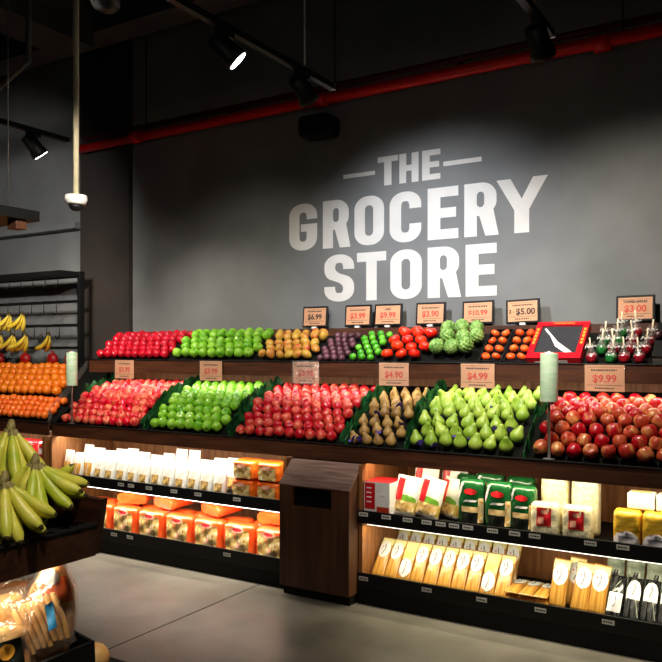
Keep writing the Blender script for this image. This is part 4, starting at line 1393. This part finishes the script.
pk = Pack(0.16, 0.175, 0.10, 'block', 4, 7)
bb = pack('bean_bag', 'bean bag', 'cream bags of beans', pk, M['cream_beans'], [
    ('red_label', dict(u0=-0.5, u1=0.5, v0=0.30, v1=0.86, eps=0.003), M['red_print']),
    ('label_oval', dict(u0=-0.2, u1=0.3, v0=0.66, v1=0.80, eps=0.004, shape='oval'), M['pink_print']),
    ('label_text', dict(u0=-0.4, u1=0.0, v0=0.36, v1=0.56, eps=0.004), M['pink_print'])])
put(bb, -1.213, 4.195, 0.532, 'cream bean bag with red label beside the green bags', 3)
put(bb, -1.04, 4.195, 0.532, 'cream bean bag with red label, the one farther from the green bags', 3)
wipe(bb)
pk = Pack(0.15, 0.315, 0.11, 'block', 4, 8)
bt = pack('tall_bean_bag', 'bean bag', 'taller plain bean bags', pk, M['cream_beans'], [('red_label', dict(u0=0.1, u1=0.9, v0=0.93, v1=0.985, eps=0.003), M['red_print'])])
put(bt, -1.20, 4.33, 0.532, 'taller plain bean bag behind the bean bag nearest the green bags', 2)
put(bt, -1.03, 4.33, 0.532, 'taller plain bean bag at the end, beside the bare wood', 2)
wipe(bt)

pk = Pack(0.138, 0.185, 0.11, 'block', 4, 9)
yb = pack('ribbon_pasta_bag', 'pasta bag', 'yellow ribbon pasta bags', pk, M['tagliatelle'], [
    ('label', dict(u0=-0.93, u1=0.93, v0=0.0, v1=0.46, shape='arch', eps=0.003), M['label_lilac']),
    ('script', dict(u0=-0.55, u1=0.6, v0=0.25, v1=0.31, eps=0.005), M['script_ink']),
    ('crest', dict(u0=-0.05, u1=0.12, v0=0.34, v1=0.40, eps=0.005), M['script_ink'])])
wt = thing('white_pack', 'pattern', 'pack', (0, 0, 0), (0, 0, 0), 'white packs on the ribbon pasta')
bm = bmesh.new(); rbox(bm, -0.066, 0.066, -0.05, 0.05, 0, 0.085, 0.008)
part('body', bm, M['label_white'], wt)
bm = bmesh.new(); box(bm, -0.05, 0.05, -0.04, 0.04, 0.0852, 0.087)
part('top_label', bm, M['yellow_top'], wt)
for k, (x, w1, w2) in enumerate(((-0.785, 'yellow ribbon pasta bag with pale arched label, nearest the bare wood', 'white pack on the yellow pasta bag nearest the bare wood'),
                                 (-0.643, 'yellow ribbon pasta bag with pale arched label, second from the bare wood', 'white pack on the second yellow pasta bag'),
                                 (-0.50, 'yellow ribbon pasta bag with pale arched label, third from the bare wood', 'white pack on the third yellow pasta bag'))):
    put(yb, x, 4.195, 0.532, w1)
    put(wt, x + 0.06, 4.25, 0.72, w2)
wipe(yb); wipe(wt)

# --- long packs, lower shelf of the pasta cabinet
pk = Pack(0.092, 0.262, 0.04, 'pillow', 3.2, 11, 0.0012)
sg = pack('spaghetti_pack', 'spaghetti pack', 'leaning spaghetti packs with white oval labels', pk, M['spaghetti'], [
    ('yellow_end', dict(u0=-0.95, u1=0.95, v0=0.80, v1=0.97), M['yellow_top']),
    ('label', dict(u0=-0.92, u1=0.92, v0=0.44, v1=0.90, shape='oval', eps=0.004), M['label_white']),
    ('script', dict(u0=-0.10, u1=0.06, v0=0.52, v1=0.655, eps=0.0055, sk=0.28), M['script_ink']),
    ('script', dict(u0=0.0, u1=0.15, v0=0.670, v1=0.8, eps=0.0055, sk=-0.2), M['script_ink']),
    ('red_dot', dict(u0=-0.42, u1=-0.24, v0=0.70, v1=0.735, eps=0.0055), M['red_print'])])
sg2 = pack('spaghetti_pack', 'spaghetti pack', 'leaning spaghetti packs with white oval labels', pk, M['spaghetti'], [
    ('yellow_end', dict(u0=-0.95, u1=0.95, v0=0.50, v1=0.97), M['yellow_top']),
    ('label', dict(u0=-0.92, u1=0.92, v0=0.06, v1=0.52, shape='oval', eps=0.004), M['label_white']),
    ('script', dict(u0=-0.10, u1=0.06, v0=0.14, v1=0.285, eps=0.0055, sk=0.28), M['script_ink']),
    ('script', dict(u0=0.0, u1=0.15, v0=0.300, v1=0.44, eps=0.0055, sk=-0.2), M['script_ink'])])
fr = [(-2.252, sg, 4), (-2.165, sg, 3), (-2.078, sg2, 2), (-1.990, sg, -2), (-1.902, sg, 0), (-1.814, sg, 0), (-1.726, sg, 0), (-1.638, sg, 0), (-1.550, sg2, 1), (-1.462, sg, 0)]
for k, (x, p, roll) in enumerate(fr):
    put(p, x, 4.165, 0.138, f'spaghetti pack leaning back, {ORD[k + 1]} from the bin end in the front row', 40, 0, roll * 0.4, (0.93, 1, 1))
for k in range(9):
    put(sg, -2.25 + 0.093 * k, 4.43, 0.132, f'spaghetti pack leaning behind the front row, {ORD[k + 1]} from the bin end', 32, 0, 0, (0.96, 1, 1.02))
for lay in range(2):
    for k in range(3):
        put(sg, -1.40 + 0.082 * k, 4.17, 0.155 + 0.041 * lay, f'spaghetti pack lying flat in the {"lower" if lay == 0 else "upper"} layer, {ORD[k + 1]} from the leaning packs', 90, 0, 0, (0.86, 0.95, 1))
for x, y, tl, roll, lb in ((-1.155, 4.185, 22, 3, 'spaghetti pack standing alone beside the lying packs'), (-1.09, 4.26, 22, 4, 'spaghetti pack standing behind the pair near the black pasta'), (-1.035, 4.18, 24, 5, 'spaghetti pack of the pair near the black pasta, farther from it'), (-0.945, 4.18, 24, 4, 'spaghetti pack touching the first black pasta pack')):
    put(sg, x, y, 0.135, lb, tl, 0, roll)
wipe(sg); wipe(sg2)
pk = Pack(0.082, 0.225, 0.05, 'pillow', 3.0, 13, 0.003)
bp_ = pack('black_pasta_pack', 'pasta pack', 'black pasta packs in clear film', pk, M['black_pasta'], [
    ('label', dict(u0=-0.9, u1=0.9, v0=0.45, v1=0.93, shape='arch', eps=0.004), M['label_white']),
    ('script', dict(u0=-0.10, u1=0.06, v0=0.55, v1=0.680, eps=0.0055, sk=0.28), M['script_ink']),
    ('script', dict(u0=0.0, u1=0.15, v0=0.695, v1=0.82, eps=0.0055, sk=-0.2), M['script_ink']),
    ('silver_strip', dict(u0=0.55, u1=0.66, v0=0.06, v1=0.5, eps=0.004, sk=-0.5), M['silver_green'])])  # last patch: slanted silvery strip laid on the pack front
bp2 = pack('black_pasta_pack', 'pasta pack', 'black pasta packs in clear film', pk, M['black_pasta'], [
    ('label', dict(u0=-0.92, u1=0.85, v0=0.10, v1=0.55, eps=0.004, sk=0.1), M['label_lilac']),
    ('script', dict(u0=-0.10, u1=0.06, v0=0.2, v1=0.325, eps=0.0055, sk=0.28), M['script_ink']),
    ('script', dict(u0=0.0, u1=0.15, v0=0.340, v1=0.46, eps=0.0055, sk=-0.2), M['script_ink']),
    ('silver_strip', dict(u0=-0.1, u1=0.02, v0=0.56, v1=0.9, eps=0.004, sk=0.9), M['silver_green'])])  # last patch: silvery strip slanting above the label
for k, (x, p) in enumerate(((-0.855, bp2), (-0.770, bp_), (-0.686, bp_), (-0.602, bp_), (-0.518, bp_))):
    put(p, x, 4.17, 0.135, f'black pasta pack with white label, {ORD[k + 1]} from the spaghetti packs in front', 34, 0, 3)
wipe(bp_); wipe(bp2)
pk = Pack(0.10, 0.30, 0.06, 'pillow', 2.6, 15, 0.005)
sv = pack('silver_film_pack', 'pasta pack', 'silvery green packs behind the black pasta', pk, M['silver_green'], [
    ('dark_strip', dict(u0=-0.3, u1=0.2, v0=0.2, v1=0.62, eps=0.004, sk=0.6), M['black_pasta'])])  # slanted dark patch laid on the pack front
for k in range(5):
    put(sv, -0.90 + 0.105 * k, 4.385, 0.135, f'silvery green film pack behind the black pasta, {ORD[k + 1]} from the spaghetti', 24, 0, 0)
wipe(sv)

# --- nut bags, upper shelf of the left cabinet
pk = Pack(0.108, 0.19, 0.07, 'pouch', 3.0, 17)
nb = pack('nut_bag', 'nut bag', 'white nut bags in the lit cabinet', pk, M['white_film'], [('seed_window', dict(u0=-0.62, u1=0.62, v0=0.10, v1=0.42, eps=0.003), M['seeds'])])
pk = Pack(0.108, 0.20, 0.07, 'pouch', 3.0, 18)
nb2 = pack('nut_bag', 'nut bag', 'white nut bags in the lit cabinet', pk, M['white_film'], [('seed_window', dict(u0=-0.8, u1=-0.08, v0=0.06, v1=0.55, eps=0.003), M['spaghetti']), ('seed_window', dict(u0=0.05, u1=0.8, v0=0.06, v1=0.55, eps=0.003), M['spaghetti'])])
for k in range(14):
    x = -5.10 + 0.122 * k
    put(nb2 if k in (0, 1, 2) else nb, x, 4.175, 0.532, f'white nut bag with seed window, {ORD[k + 1]} from the oranges end, front row', 5, (k * 37) % 11 - 5, 0, (1, 1, (1.0, 0.94, 1.06)[k % 3]))
for k in range(13):
    x = -5.06 + 0.128 * k
    put(nb, x, 4.34, 0.532, f'taller white nut bag, {ORD[k + 1]} from the oranges end, back row', 4, (k * 53) % 9 - 4, 0, (1.1, 1.3, (1.22, 1.12, 1.05, 1.16)[k % 4] if k not in (8, 9) else 1.38))
wipe(nb); wipe(nb2)
# orange bags
pk = Pack(0.20, 0.128, 0.20, 'block', 4, 19, 0.002)
ob = pack('snack_bag', 'snack bag', 'orange snack bags stacked beside the bin', pk, M['orange_film'], [
    ('window', dict(u0=-0.72, u1=0.72, v0=0.08, v1=0.72, eps=0.003), M['pasta_mix']),
    ('oval_label', dict(u0=-0.35, u1=0.4, v0=0.60, v1=0.86, shape='oval', eps=0.0045), M['pink_print'])])
for k, (x, z, lb) in enumerate(((-3.30, 0.532, 'orange snack bag under another, next to the nut bags'), (-3.085, 0.532, 'orange snack bag under another, next to the waste bin'), (-3.29, 0.662, 'orange snack bag on top, next to the nut bags'), (-3.08, 0.662, 'orange snack bag on top, next to the waste bin'))):
    put(ob, x, 4.24, z, lb)
wipe(ob)
pk = Pack(0.262, 0.215, 0.12, 'block', 3.6, 21, 0.003)
lb_ = pack('orange_pasta_bag', 'pasta bag', 'big orange pasta bags on the lower shelf', pk, M['orange_film2'], [
    ('window', dict(u0=-0.74, u1=0.74, v0=0.04, v1=0.82, eps=0.003), M['pasta_mix']),
    ('oval_label', dict(u0=-0.40, u1=0.44, v0=0.70, v1=0.93, shape='oval', eps=0.0045), M['pink_print']),
    ('oval_core', dict(u0=-0.28, u1=0.32, v0=0.76, v1=0.87, shape='oval', eps=0.006), M['red_print']),
    ('small_label', dict(u0=-0.05, u1=0.22, v0=0.24, v1=0.40, eps=0.0045), M['pink_print'])])
for k in range(8):
    x = -4.98 + 0.2745 * k
    put(lb_, x, 4.185, 0.132, f'orange pasta bag, {ORD[8 - k]} from the waste bin in the lower front row', 2, (k * 29) % 7 - 3)
for k in range(7):
    put(lb_, -4.84 + 0.2745 * k, 4.34, 0.132, f'orange pasta bag, {ORD[7 - k]} from the waste bin in the lower back row', 0, 0)
for k, (x, yw) in enumerate(((-4.42, 20), (-4.10, -15), (-3.64, -20), (-3.08, 8))):
    put(lb_, x, 4.24, 0.40, f'orange pasta bag lying on the others, {ORD[4 - k]} from the waste bin', 84, yw, 0, (0.95, 0.75, 1))
wipe(lb_)
# red packs under the oranges
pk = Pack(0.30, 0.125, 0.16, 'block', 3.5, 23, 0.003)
rb = pack('red_pack', 'pack', 'red packs below the oranges', pk, M['red_print'], [('painted_shine', dict(u0=-0.8, u1=0.8, v0=0.7, v1=0.8, eps=0.003), M['pink_print']), ('picture', dict(u0=-0.8, u1=0.5, v0=0.2, v1=0.6, eps=0.003), flat('ketchup_red', srgb(176, 20, 30), 0.4))])  # pale upper band is a highlight put into the colour
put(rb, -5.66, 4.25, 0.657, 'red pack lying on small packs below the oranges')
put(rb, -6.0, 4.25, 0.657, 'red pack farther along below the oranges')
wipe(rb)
pk = Pack(0.075, 0.122, 0.07, 'block', 3.5, 24, 0.001)
rs = pack('small_red_pack', 'pack', 'small white and red packs below the oranges', pk, zone_mat('red_white_print', [(0, srgb(196, 30, 40)), (0.55, srgb(234, 228, 224))], 2), [('dot', dict(u0=-0.4, u1=0.4, v0=0.3, v1=0.6, eps=0.002, shape='oval'), M['label_white'])])
for k in range(7):
    put(rs, -6.10 + 0.088 * k, 4.22, 0.532, f'small red and white pack, {ORD[7 - k]} from the cabinet end below the oranges')
wipe(rs)
t = thing('spice_carton', 'slim white carton with red print at the cabinet end below the oranges', 'carton', (-5.41, 4.2, 0.532))
bm = bmesh.new(); rbox(bm, -0.045, 0.045, 0, 0.12, 0, 0.25, 0.002)
part('carton', bm, M['label_white'], t)
for a, b in ((0.02, 0.05), (0.09, 0.15), (0.2, 0.235)):
    bm = bmesh.new(); box(bm, -0.035, 0.035, -0.001, 0, a, b)
    part('red_print', bm, M['red_print'], t)

# ------------------------------------------------------------------ bananas
def banana_mesh(name, L, e0, e1, m, r=0.0185, neck=0.2):
    """a banana in its own x-z plane: from the crown at the origin outwards along +x, elevation e0 to e1 (degrees)"""
    bm = bmesh.new()
    n, seg = 18, 10
    p = Vector((0, 0, 0))
    pts, rad = [], []
    for i in range(n + 1):
        u = i / n
        if i:
            e = R(e0 + (e1 - e0) * (u ** 1.1))
            p = p + Vector((math.cos(e), 0, math.sin(e))) * (L / n)
        pts.append(p.copy())
        if u < neck:
            k = 0.36 + 0.46 * (u / neck) ** 2.2
        else:
            k = 0.84 + 0.16 * math.sin(PI * min(1, (u - neck) / 0.55) * 0.5) if u < 0.75 else 1.0 - 0.76 * ((u - 0.75) / 0.25) ** 1.8
        rad.append(r * k)
    rings = tube(bm, pts, rad, seg)
    for i, ring in enumerate(rings):
        for k, v in enumerate(ring):
            c = pts[i]
            a = 2 * PI * k / seg
            v.co = c + (v.co - c) * (1 + 0.085 * math.cos(5 * a))
    bm.faces.ensure_lookup_table()
    for f in bm.faces:
        u = min(range(n + 1), key=lambda i: (pts[i] - f.calc_center_median()).length) / n
        f.material_index = 1 if u > 0.965 else (2 if u < 0.11 else 0)
    me = to_mesh(name, bm)
    for x in (M[m], M['banana_tip'], M['banana_crown']):
        me.materials.append(x)
    return me

HANG = [banana_mesh('banana', 0.235, -92 - 5 * k, -184 + 5 * k, 'banana_y', 0.0215, 0.26) for k in range(3)]
def hang_bunch(label, x, y, z, n, rz, grp):
    t = thing('banana_bunch', label, 'banana bunch', (x, y, z), (0, 0, rz), grp)
    rnd = random.Random(int(abs(x) * 100 + z * 10))
    for i in range(n):
        b = link('banana', HANG[i % 3], t)
        b.location = (0.016 * (i - (n - 1) / 2), -0.020 * (i - (n - 1) / 2), -0.004)
        b.rotation_euler = (0, R(9 * (i - (n - 1) / 2)), R(24 * (i - (n - 1) / 2)) + rnd.uniform(-0.1, 0.1))
    bm = bmesh.new(); tube(bm, [(-0.02 * n * 0.5, -0.005, -0.002), (0, -0.004, 0.012), (0.02 * n * 0.5, -0.005, -0.002)], [0.008, 0.012, 0.008], 8)
    part('crown', bm, M['banana_tip'], t)
    return t

rk = thing('banana_rack', 'black metal rack with hooks holding banana bunches above the oranges', 'rack', (-6.8, 4.96, 1.46))
for x in (-5.82, -7.9):
    bm = bmesh.new(); box(bm, x - 0.022, x + 0.022, 4.93, 4.98, 0.0, 2.29)
    part('post', bm, M['black'], rk, True)
for z, h in ((2.262, 0.028), (2.012, 0.014), (1.786, 0.014), (1.57, 0.014)):
    bm = bmesh.new(); box(bm, -7.9, -5.82, 4.945, 4.97, z - h, z + h)
    part('rail', bm, M['black'], rk, True)
bm = bmesh.new(); box(bm, -7.9, -5.82, 4.72, 4.945, 2.245, 2.285)
part('top_bar', bm, M['black'], rk, True)
def hook(x, z0, ln):
    bm = bmesh.new()
    tube(bm, [(x, 4.95, z0), (x, 4.80, z0), (x, 4.80, z0 - ln + 0.03)] + [(x - 0.028 + 0.028 * math.cos(a), 4.80, z0 - ln + 0.03 - 0.03 * math.sin(a)) for a in [R(q) for q in range(20, 200, 30)]], 0.0045, 6)
    part('hook', bm, M['black'], rk, True)
cols = [-5.955, -6.135, -6.315, -6.495, -6.675, -6.855, -7.035, -7.215]
for x in cols:
    hook(x + 0.0, 2.25, 0.11)
    hook(x - 0.02, 2.012, 0.13)
    hook(x + 0.02, 1.786, 0.13)
for k, (x, n) in enumerate(((-6.40, 3), (-6.60, 3), (-6.77, 3), (-6.97, 3), (-7.15, 2))):
    hang_bunch(f'yellow banana bunch on the upper hook row, {ORD[k + 1]} from the rack post', x, 4.748, 1.90, n, R((k * 23) % 20 - 10), 'banana bunches hanging on the rack')
for k, (x, n) in enumerate(((-6.015, 2), (-6.35, 3), (-6.54, 3), (-6.72, 2), (-6.90, 3), (-7.08, 3))):
    hang_bunch(f'yellow banana bunch on the lower hook row, {ORD[k + 1]} from the rack post', x, 4.748, 1.70, n, R((k * 31) % 20 - 10), 'banana bunches hanging on the rack')

# ------------------------------------------------------------------ foreground banana table
tb = thing('banana_table', 'dark wood and black island table with bananas on top and bread below', 'display table', (-2.2, 1.1, 0))
Y0, Y1 = 0.45, 1.545
bm = bmesh.new(); prism(bm, [(-1.752, 0.954), (-1.746, 1.038), (-1.775, 1.038), (-1.775, 0.954)], 'y', Y0, Y1)
part('side_rail', bm, M['wood'], tb, True)
bm = bmesh.new(); rbox(bm, -1.812, -1.743, Y0, Y1, 1.038, 1.048, 0.003)
part('rim', bm, M['black_matte'], tb, True)
bm = bmesh.new(); prism(bm, [(-2.72, 0.954), (-1.762, 0.954), (-1.728, 1.119), (-2.72, 1.119)], 'y', Y1, Y1 + 0.024)
part('end_panel', bm, M['wood'], tb, True)
bm = bmesh.new(); prism(bm, [(-1.776, 0.985), (-2.6, 1.23), (-2.6, 1.20), (-1.776, 0.955)], 'y', Y0, Y1)
part('sloped_bed', bm, M['bed'], tb, True)
bm = bmesh.new(); box(bm, -2.72, -2.6, Y0, Y1, 0.55, 1.28)
part('spine', bm, M['black_matte'], tb, True)
bm = bmesh.new(); box(bm, -2.72, -1.80, Y0, 1.76, 0.0, 0.55)
part('plinth', bm, M['black_matte'], tb, True)
bm = bmesh.new(); prism(bm, [(-1.760, 0.552), (-1.768, 0.698), (-1.782, 0.698), (-1.782, 0.552)], 'y', Y0, Y1)
part('bin_front', bm, M['black_matte'], tb, True)
bm = bmesh.new(); prism(bm, [(-1.783, 0.57), (-2.6, 0.70), (-2.6, 0.685), (-1.783, 0.555)], 'y', Y0, Y1)
part('bread_shelf', bm, M['bed'], tb, True)
bm = bmesh.new(); prism(bm, [(-2.6, 0.552), (-1.760, 0.552), (-1.768, 0.70), (-2.6, 0.84)], 'y', Y1, Y1 + 0.010)
part('bin_end', bm, M['black_matte'], tb, True)
bm = bmesh.new(); box(bm, -1.87, -1.85, Y0, Y1 - 0.01, 0.942, 0.949)
part('led_strip', bm, M['led_warm'], tb, True)
ld = bpy.data.lights.new('led_lamp', 'AREA'); ld.shape = 'RECTANGLE'; ld.size = 0.03; ld.size_y = 1.0; ld.energy = 2.6; ld.color = (1.0, 0.84, 0.6)
lo = bpy.data.objects.new('led_lamp', ld); COL.objects.link(lo); lo.parent = tb
lo.location = Vector((-1.86, 1.0, 0.938)) - tb.location

def hand(label, x, y, z, spec, m, grp='greenish banana hands on the island table'):
    """bananas spreading from one crown; spec: (azimuth, start elevation, end elevation, length)"""
    t = thing('banana_bunch', label, 'banana bunch', (x, y, z), (0, 0, 0), grp)
    for i, (az, e0, e1, L) in enumerate(spec):
        me = banana_mesh('banana', L * 0.88, e0, e1, m, 0.0185, 0.30)
        b = link('banana', me, t)
        b.rotation_euler = (0, 0, R(az))
        b.location = (0.012 * math.cos(R(az)), 0.012 * math.sin(R(az)), 0)
    bm = bmesh.new(); tube(bm, [(-0.010, 0.010, 0.026), (-0.002, 0.002, 0.010), (0.006, -0.006, -0.010)], [0.008, 0.013, 0.014], 10)
    part('crown', bm, M['banana_crown'], t)
    return t
hand('green yellow banana hand nearest the table corner, fanned towards the aisle', -1.872, 1.43, 1.225,
     [(-149, -52, -112, 0.19), (-112, -70, -96, 0.19), (-65, -80, -70, 0.20), (-25, -70, -36, 0.20), (8, -62, -24, 0.20), (34, -54, -16, 0.19), (60, -44, -10, 0.18), (-130, -40, -100, 0.18), (-88, -64, -84, 0.19), (-45, -58, -44, 0.19), (20, -46, -12, 0.18)], 'banana_g')
hand('large banana hand at the top of the heap with cut crown', -1.995, 1.44, 1.315,
     [(36, -66, -56, 0.20), (0, -74, -58, 0.21), (-55, -80, -62, 0.21), (-105, -72, -80, 0.20), (-149, -56, -75, 0.19), (18, -56, -44, 0.19), (-28, -62, -48, 0.20), (-80, -62, -66, 0.20)], 'banana_g')
hand('banana hand in front with dark stalks, lowest on the table', -1.83, 1.30, 1.195,
     [(60, -62, -40, 0.18), (31, -72, -34, 0.20), (-10, -78, -46, 0.20), (-55, -84, -64, 0.19), (-149, -56, -98, 0.18), (45, -52, -24, 0.18), (10, -60, -28, 0.19), (-32, -62, -44, 0.19), (-100, -64, -84, 0.18)], 'banana_g')
hand('banana hand half cut by the frame beside the lowest hand', -1.86, 1.19, 1.18,
     [(31, -70, -40, 0.20), (-10, -78, -50, 0.20), (-55, -84, -64, 0.19), (-149, -56, -98, 0.18)], 'banana_g')
hand('banana hand at the back of the heap beside the large one', -2.09, 1.37, 1.30,
     [(50, -60, -44, 0.20), (20, -66, -50, 0.20), (-20, -74, -58, 0.21), (-60, -78, -64, 0.20), (-110, -66, -70, 0.19)], 'banana_g')
hand('short banana hand between the large hand and the corner hand, tips raised', -1.99, 1.49, 1.14,
     [(31, 4, 50, 0.17), (8, -6, 36, 0.18)], 'banana_g')
t = thing('leaf_garland', 'dark green leaf trim lying in the tray before the bananas', 'leaf divider', (-1.83, 1.15, 1.01), (0, 0, 0))
bm = bmesh.new()
rnd = random.Random(3)
for i in range(18):
    leaf_blade(bm, (-1.80 + rnd.uniform(-0.02, 0.02), 1.0 + 0.016 * i, 1.03), 0.05, 0.025, (rnd.uniform(-0.03, 0.03), rnd.uniform(-0.03, 0.03)), rnd.uniform(0, 3))
part('foliage', bm, M['leaf'], t, True)

# ------------------------------------------------------------------ bread bags below
M['crust'] = noise_mat('bread_crust', srgb(190, 130, 64), srgb(236, 192, 122), 18, 0.6, bump=0.2)
M['crust_dk'] = noise_mat('dark_bread_crust', srgb(110, 66, 32), srgb(168, 108, 56), 24, 0.6, bump=0.2)
M['cracker'] = voro_mat('crisp_crackers', [srgb(226, 150, 84), srgb(240, 190, 130), srgb(196, 120, 60)], 50)
M['orange_lab'] = flat('orange_label', srgb(238, 104, 30), 0.4, coat=0.3)
M['blue_lab'] = flat('blue_sticker', srgb(60, 150, 206), 0.4)

t = thing('cracker_bag', 'clear bag of crackers with orange label at the corner under the bananas', 'bread bag', (-1.872, 1.465, 0.645), (R(-2), R(5), R(50)))
pk = Pack(0.155, 0.31, 0.11, 'round', 2.6, 31, 0.003)
pk2 = Pack(0.14, 0.296, 0.096, 'round', 2.6, 31, 0.002)
part('bag', pk.body(), M['film_bread'], t)
part('crackers', pk2.body(), M['cracker'], t)
part('orange_label', pk2.patch(-0.9, 0.9, 0.62, 0.86, eps=0.003), M['orange_lab'], t)
part('white_label', pk2.patch(-0.75, 0.35, 0.78, 0.93, eps=0.005, shape='oval'), M['label_white'], t)

def stick_mesh(L, r):
    bm = bmesh.new()
    tube(bm, [(0, 0, 0), (0.001, 0, L * 0.03), (0.003, 0.001, L * 0.5), (0, 0, L * 0.97), (0, 0, L)], [r * 0.5, r * 0.95, r, r * 0.9, r * 0.45], 9)
    me = to_mesh('breadstick', bm)
    me.materials.append(M['crust'])
    return me
STK = stick_mesh(0.136, 0.0085)
t = thing('breadstick_bag', 'clear bag of breadsticks with blue sticker at the bin front', 'bread bag', (-1.795, 1.432, 0.703), (R(-14), R(-20), R(54)))
pk = Pack(0.135, 0.175, 0.055, 'pillow', 2.6, 33, 0.004)
part('bag', pk.body(), M['film_bread'], t)
for i in range(13):
    b = link('breadstick', STK, t)
    b.location = (-0.048 + 0.016 * (i % 7) + 0.008 * (i // 7), -0.0095 + 0.018 * (i // 7), 0.016 + 0.004 * ((i * 5) % 3))
    b.rotation_euler = (0, R(-4 + (i * 37) % 9), 0)
part('blue_sticker', pk.patch(0.26, 0.62, 0.34, 0.74, eps=0.002, sk=0.2), M['blue_lab'], t)
t = thing('flatbread_bag', 'clear bread bag with orange and black label in the bin front', 'bread bag', (-1.848, 1.285, 0.615), (R(-14), R(-3), R(78)))
pk = Pack(0.27, 0.19, 0.075, 'pillow', 2.8, 35, 0.004)
pk2 = Pack(0.245, 0.165, 0.055, 'block', 2.8, 36, 0.004)
part('bag', pk.body(), M['film_bread'], t)
o = part('bread', pk2.body(), M['crust'], t); o.location = (0, 0, 0.011)
part('black_label', pk.patch(0.05, 0.62, 0.22, 0.74, eps=0.002), M['black_print'], t)
part('orange_label', pk.patch(-0.55, 0.05, 0.10, 0.62, eps=0.002), M['orange_lab'], t)
part('picture', pk.patch(0.08, 0.46, 0.48, 0.70, eps=0.004, shape='oval'), M['gold'], t)
bm = bmesh.new(); dashes(bm, 0.02, 0.075, 0.060, 0.007, -0.043, random.Random(2))
part('small_print', bm, M['label_white'], t)
for lb, x, y, z, rz, rx, m, lab, w_, h_ in (('clear bag of sliced bread with orange label behind the flatbread bag', -1.96, 1.35, 0.665, 60, -10, 'crust', 'orange_lab', 0.2, 0.2),
                                    ('clear bag of pale rolls behind the breadsticks', -2.06, 1.16, 0.675, 60, -8, 'crust', 'label_white', 0.2, 0.19),
                                    ('dark brown loaf bag at the back of the bread bin', -2.02, 1.47, 0.665, 56, -4, 'crust_dk', 'cream_band', 0.16, 0.21)):
    t = thing('bread_bag', lb, 'bread bag', (x, y, z), (R(rx), 0, R(rz)))
    pk = Pack(w_, h_, 0.09, 'pillow', 2.7, int(x * -100), 0.004)
    part('bag', pk.body(), M['film_bread'], t)
    pk2 = Pack(w_ * 0.88, h_ * 0.86, 0.07, 'block', 2.7, int(x * -90), 0.005)
    o = part('bread', pk2.body(), M[m], t); o.location = (0, 0, 0.012)
    part('label', pk.patch(-0.5, 0.3, 0.38, 0.74, eps=0.002), M[lab], t)
o = link('squash', fruit_mesh('squash', [(r, z * 0.95) for r, z in ROUND], noise_mat('pale_squash_skin', srgb(240, 178, 96), srgb(246, 200, 130), 8, 0.4), 0.10))
o.location = (-1.868, 1.64, 0.60)
tag(o, 'pale orange round squash on the plinth behind the bread bin corner', 'squash')
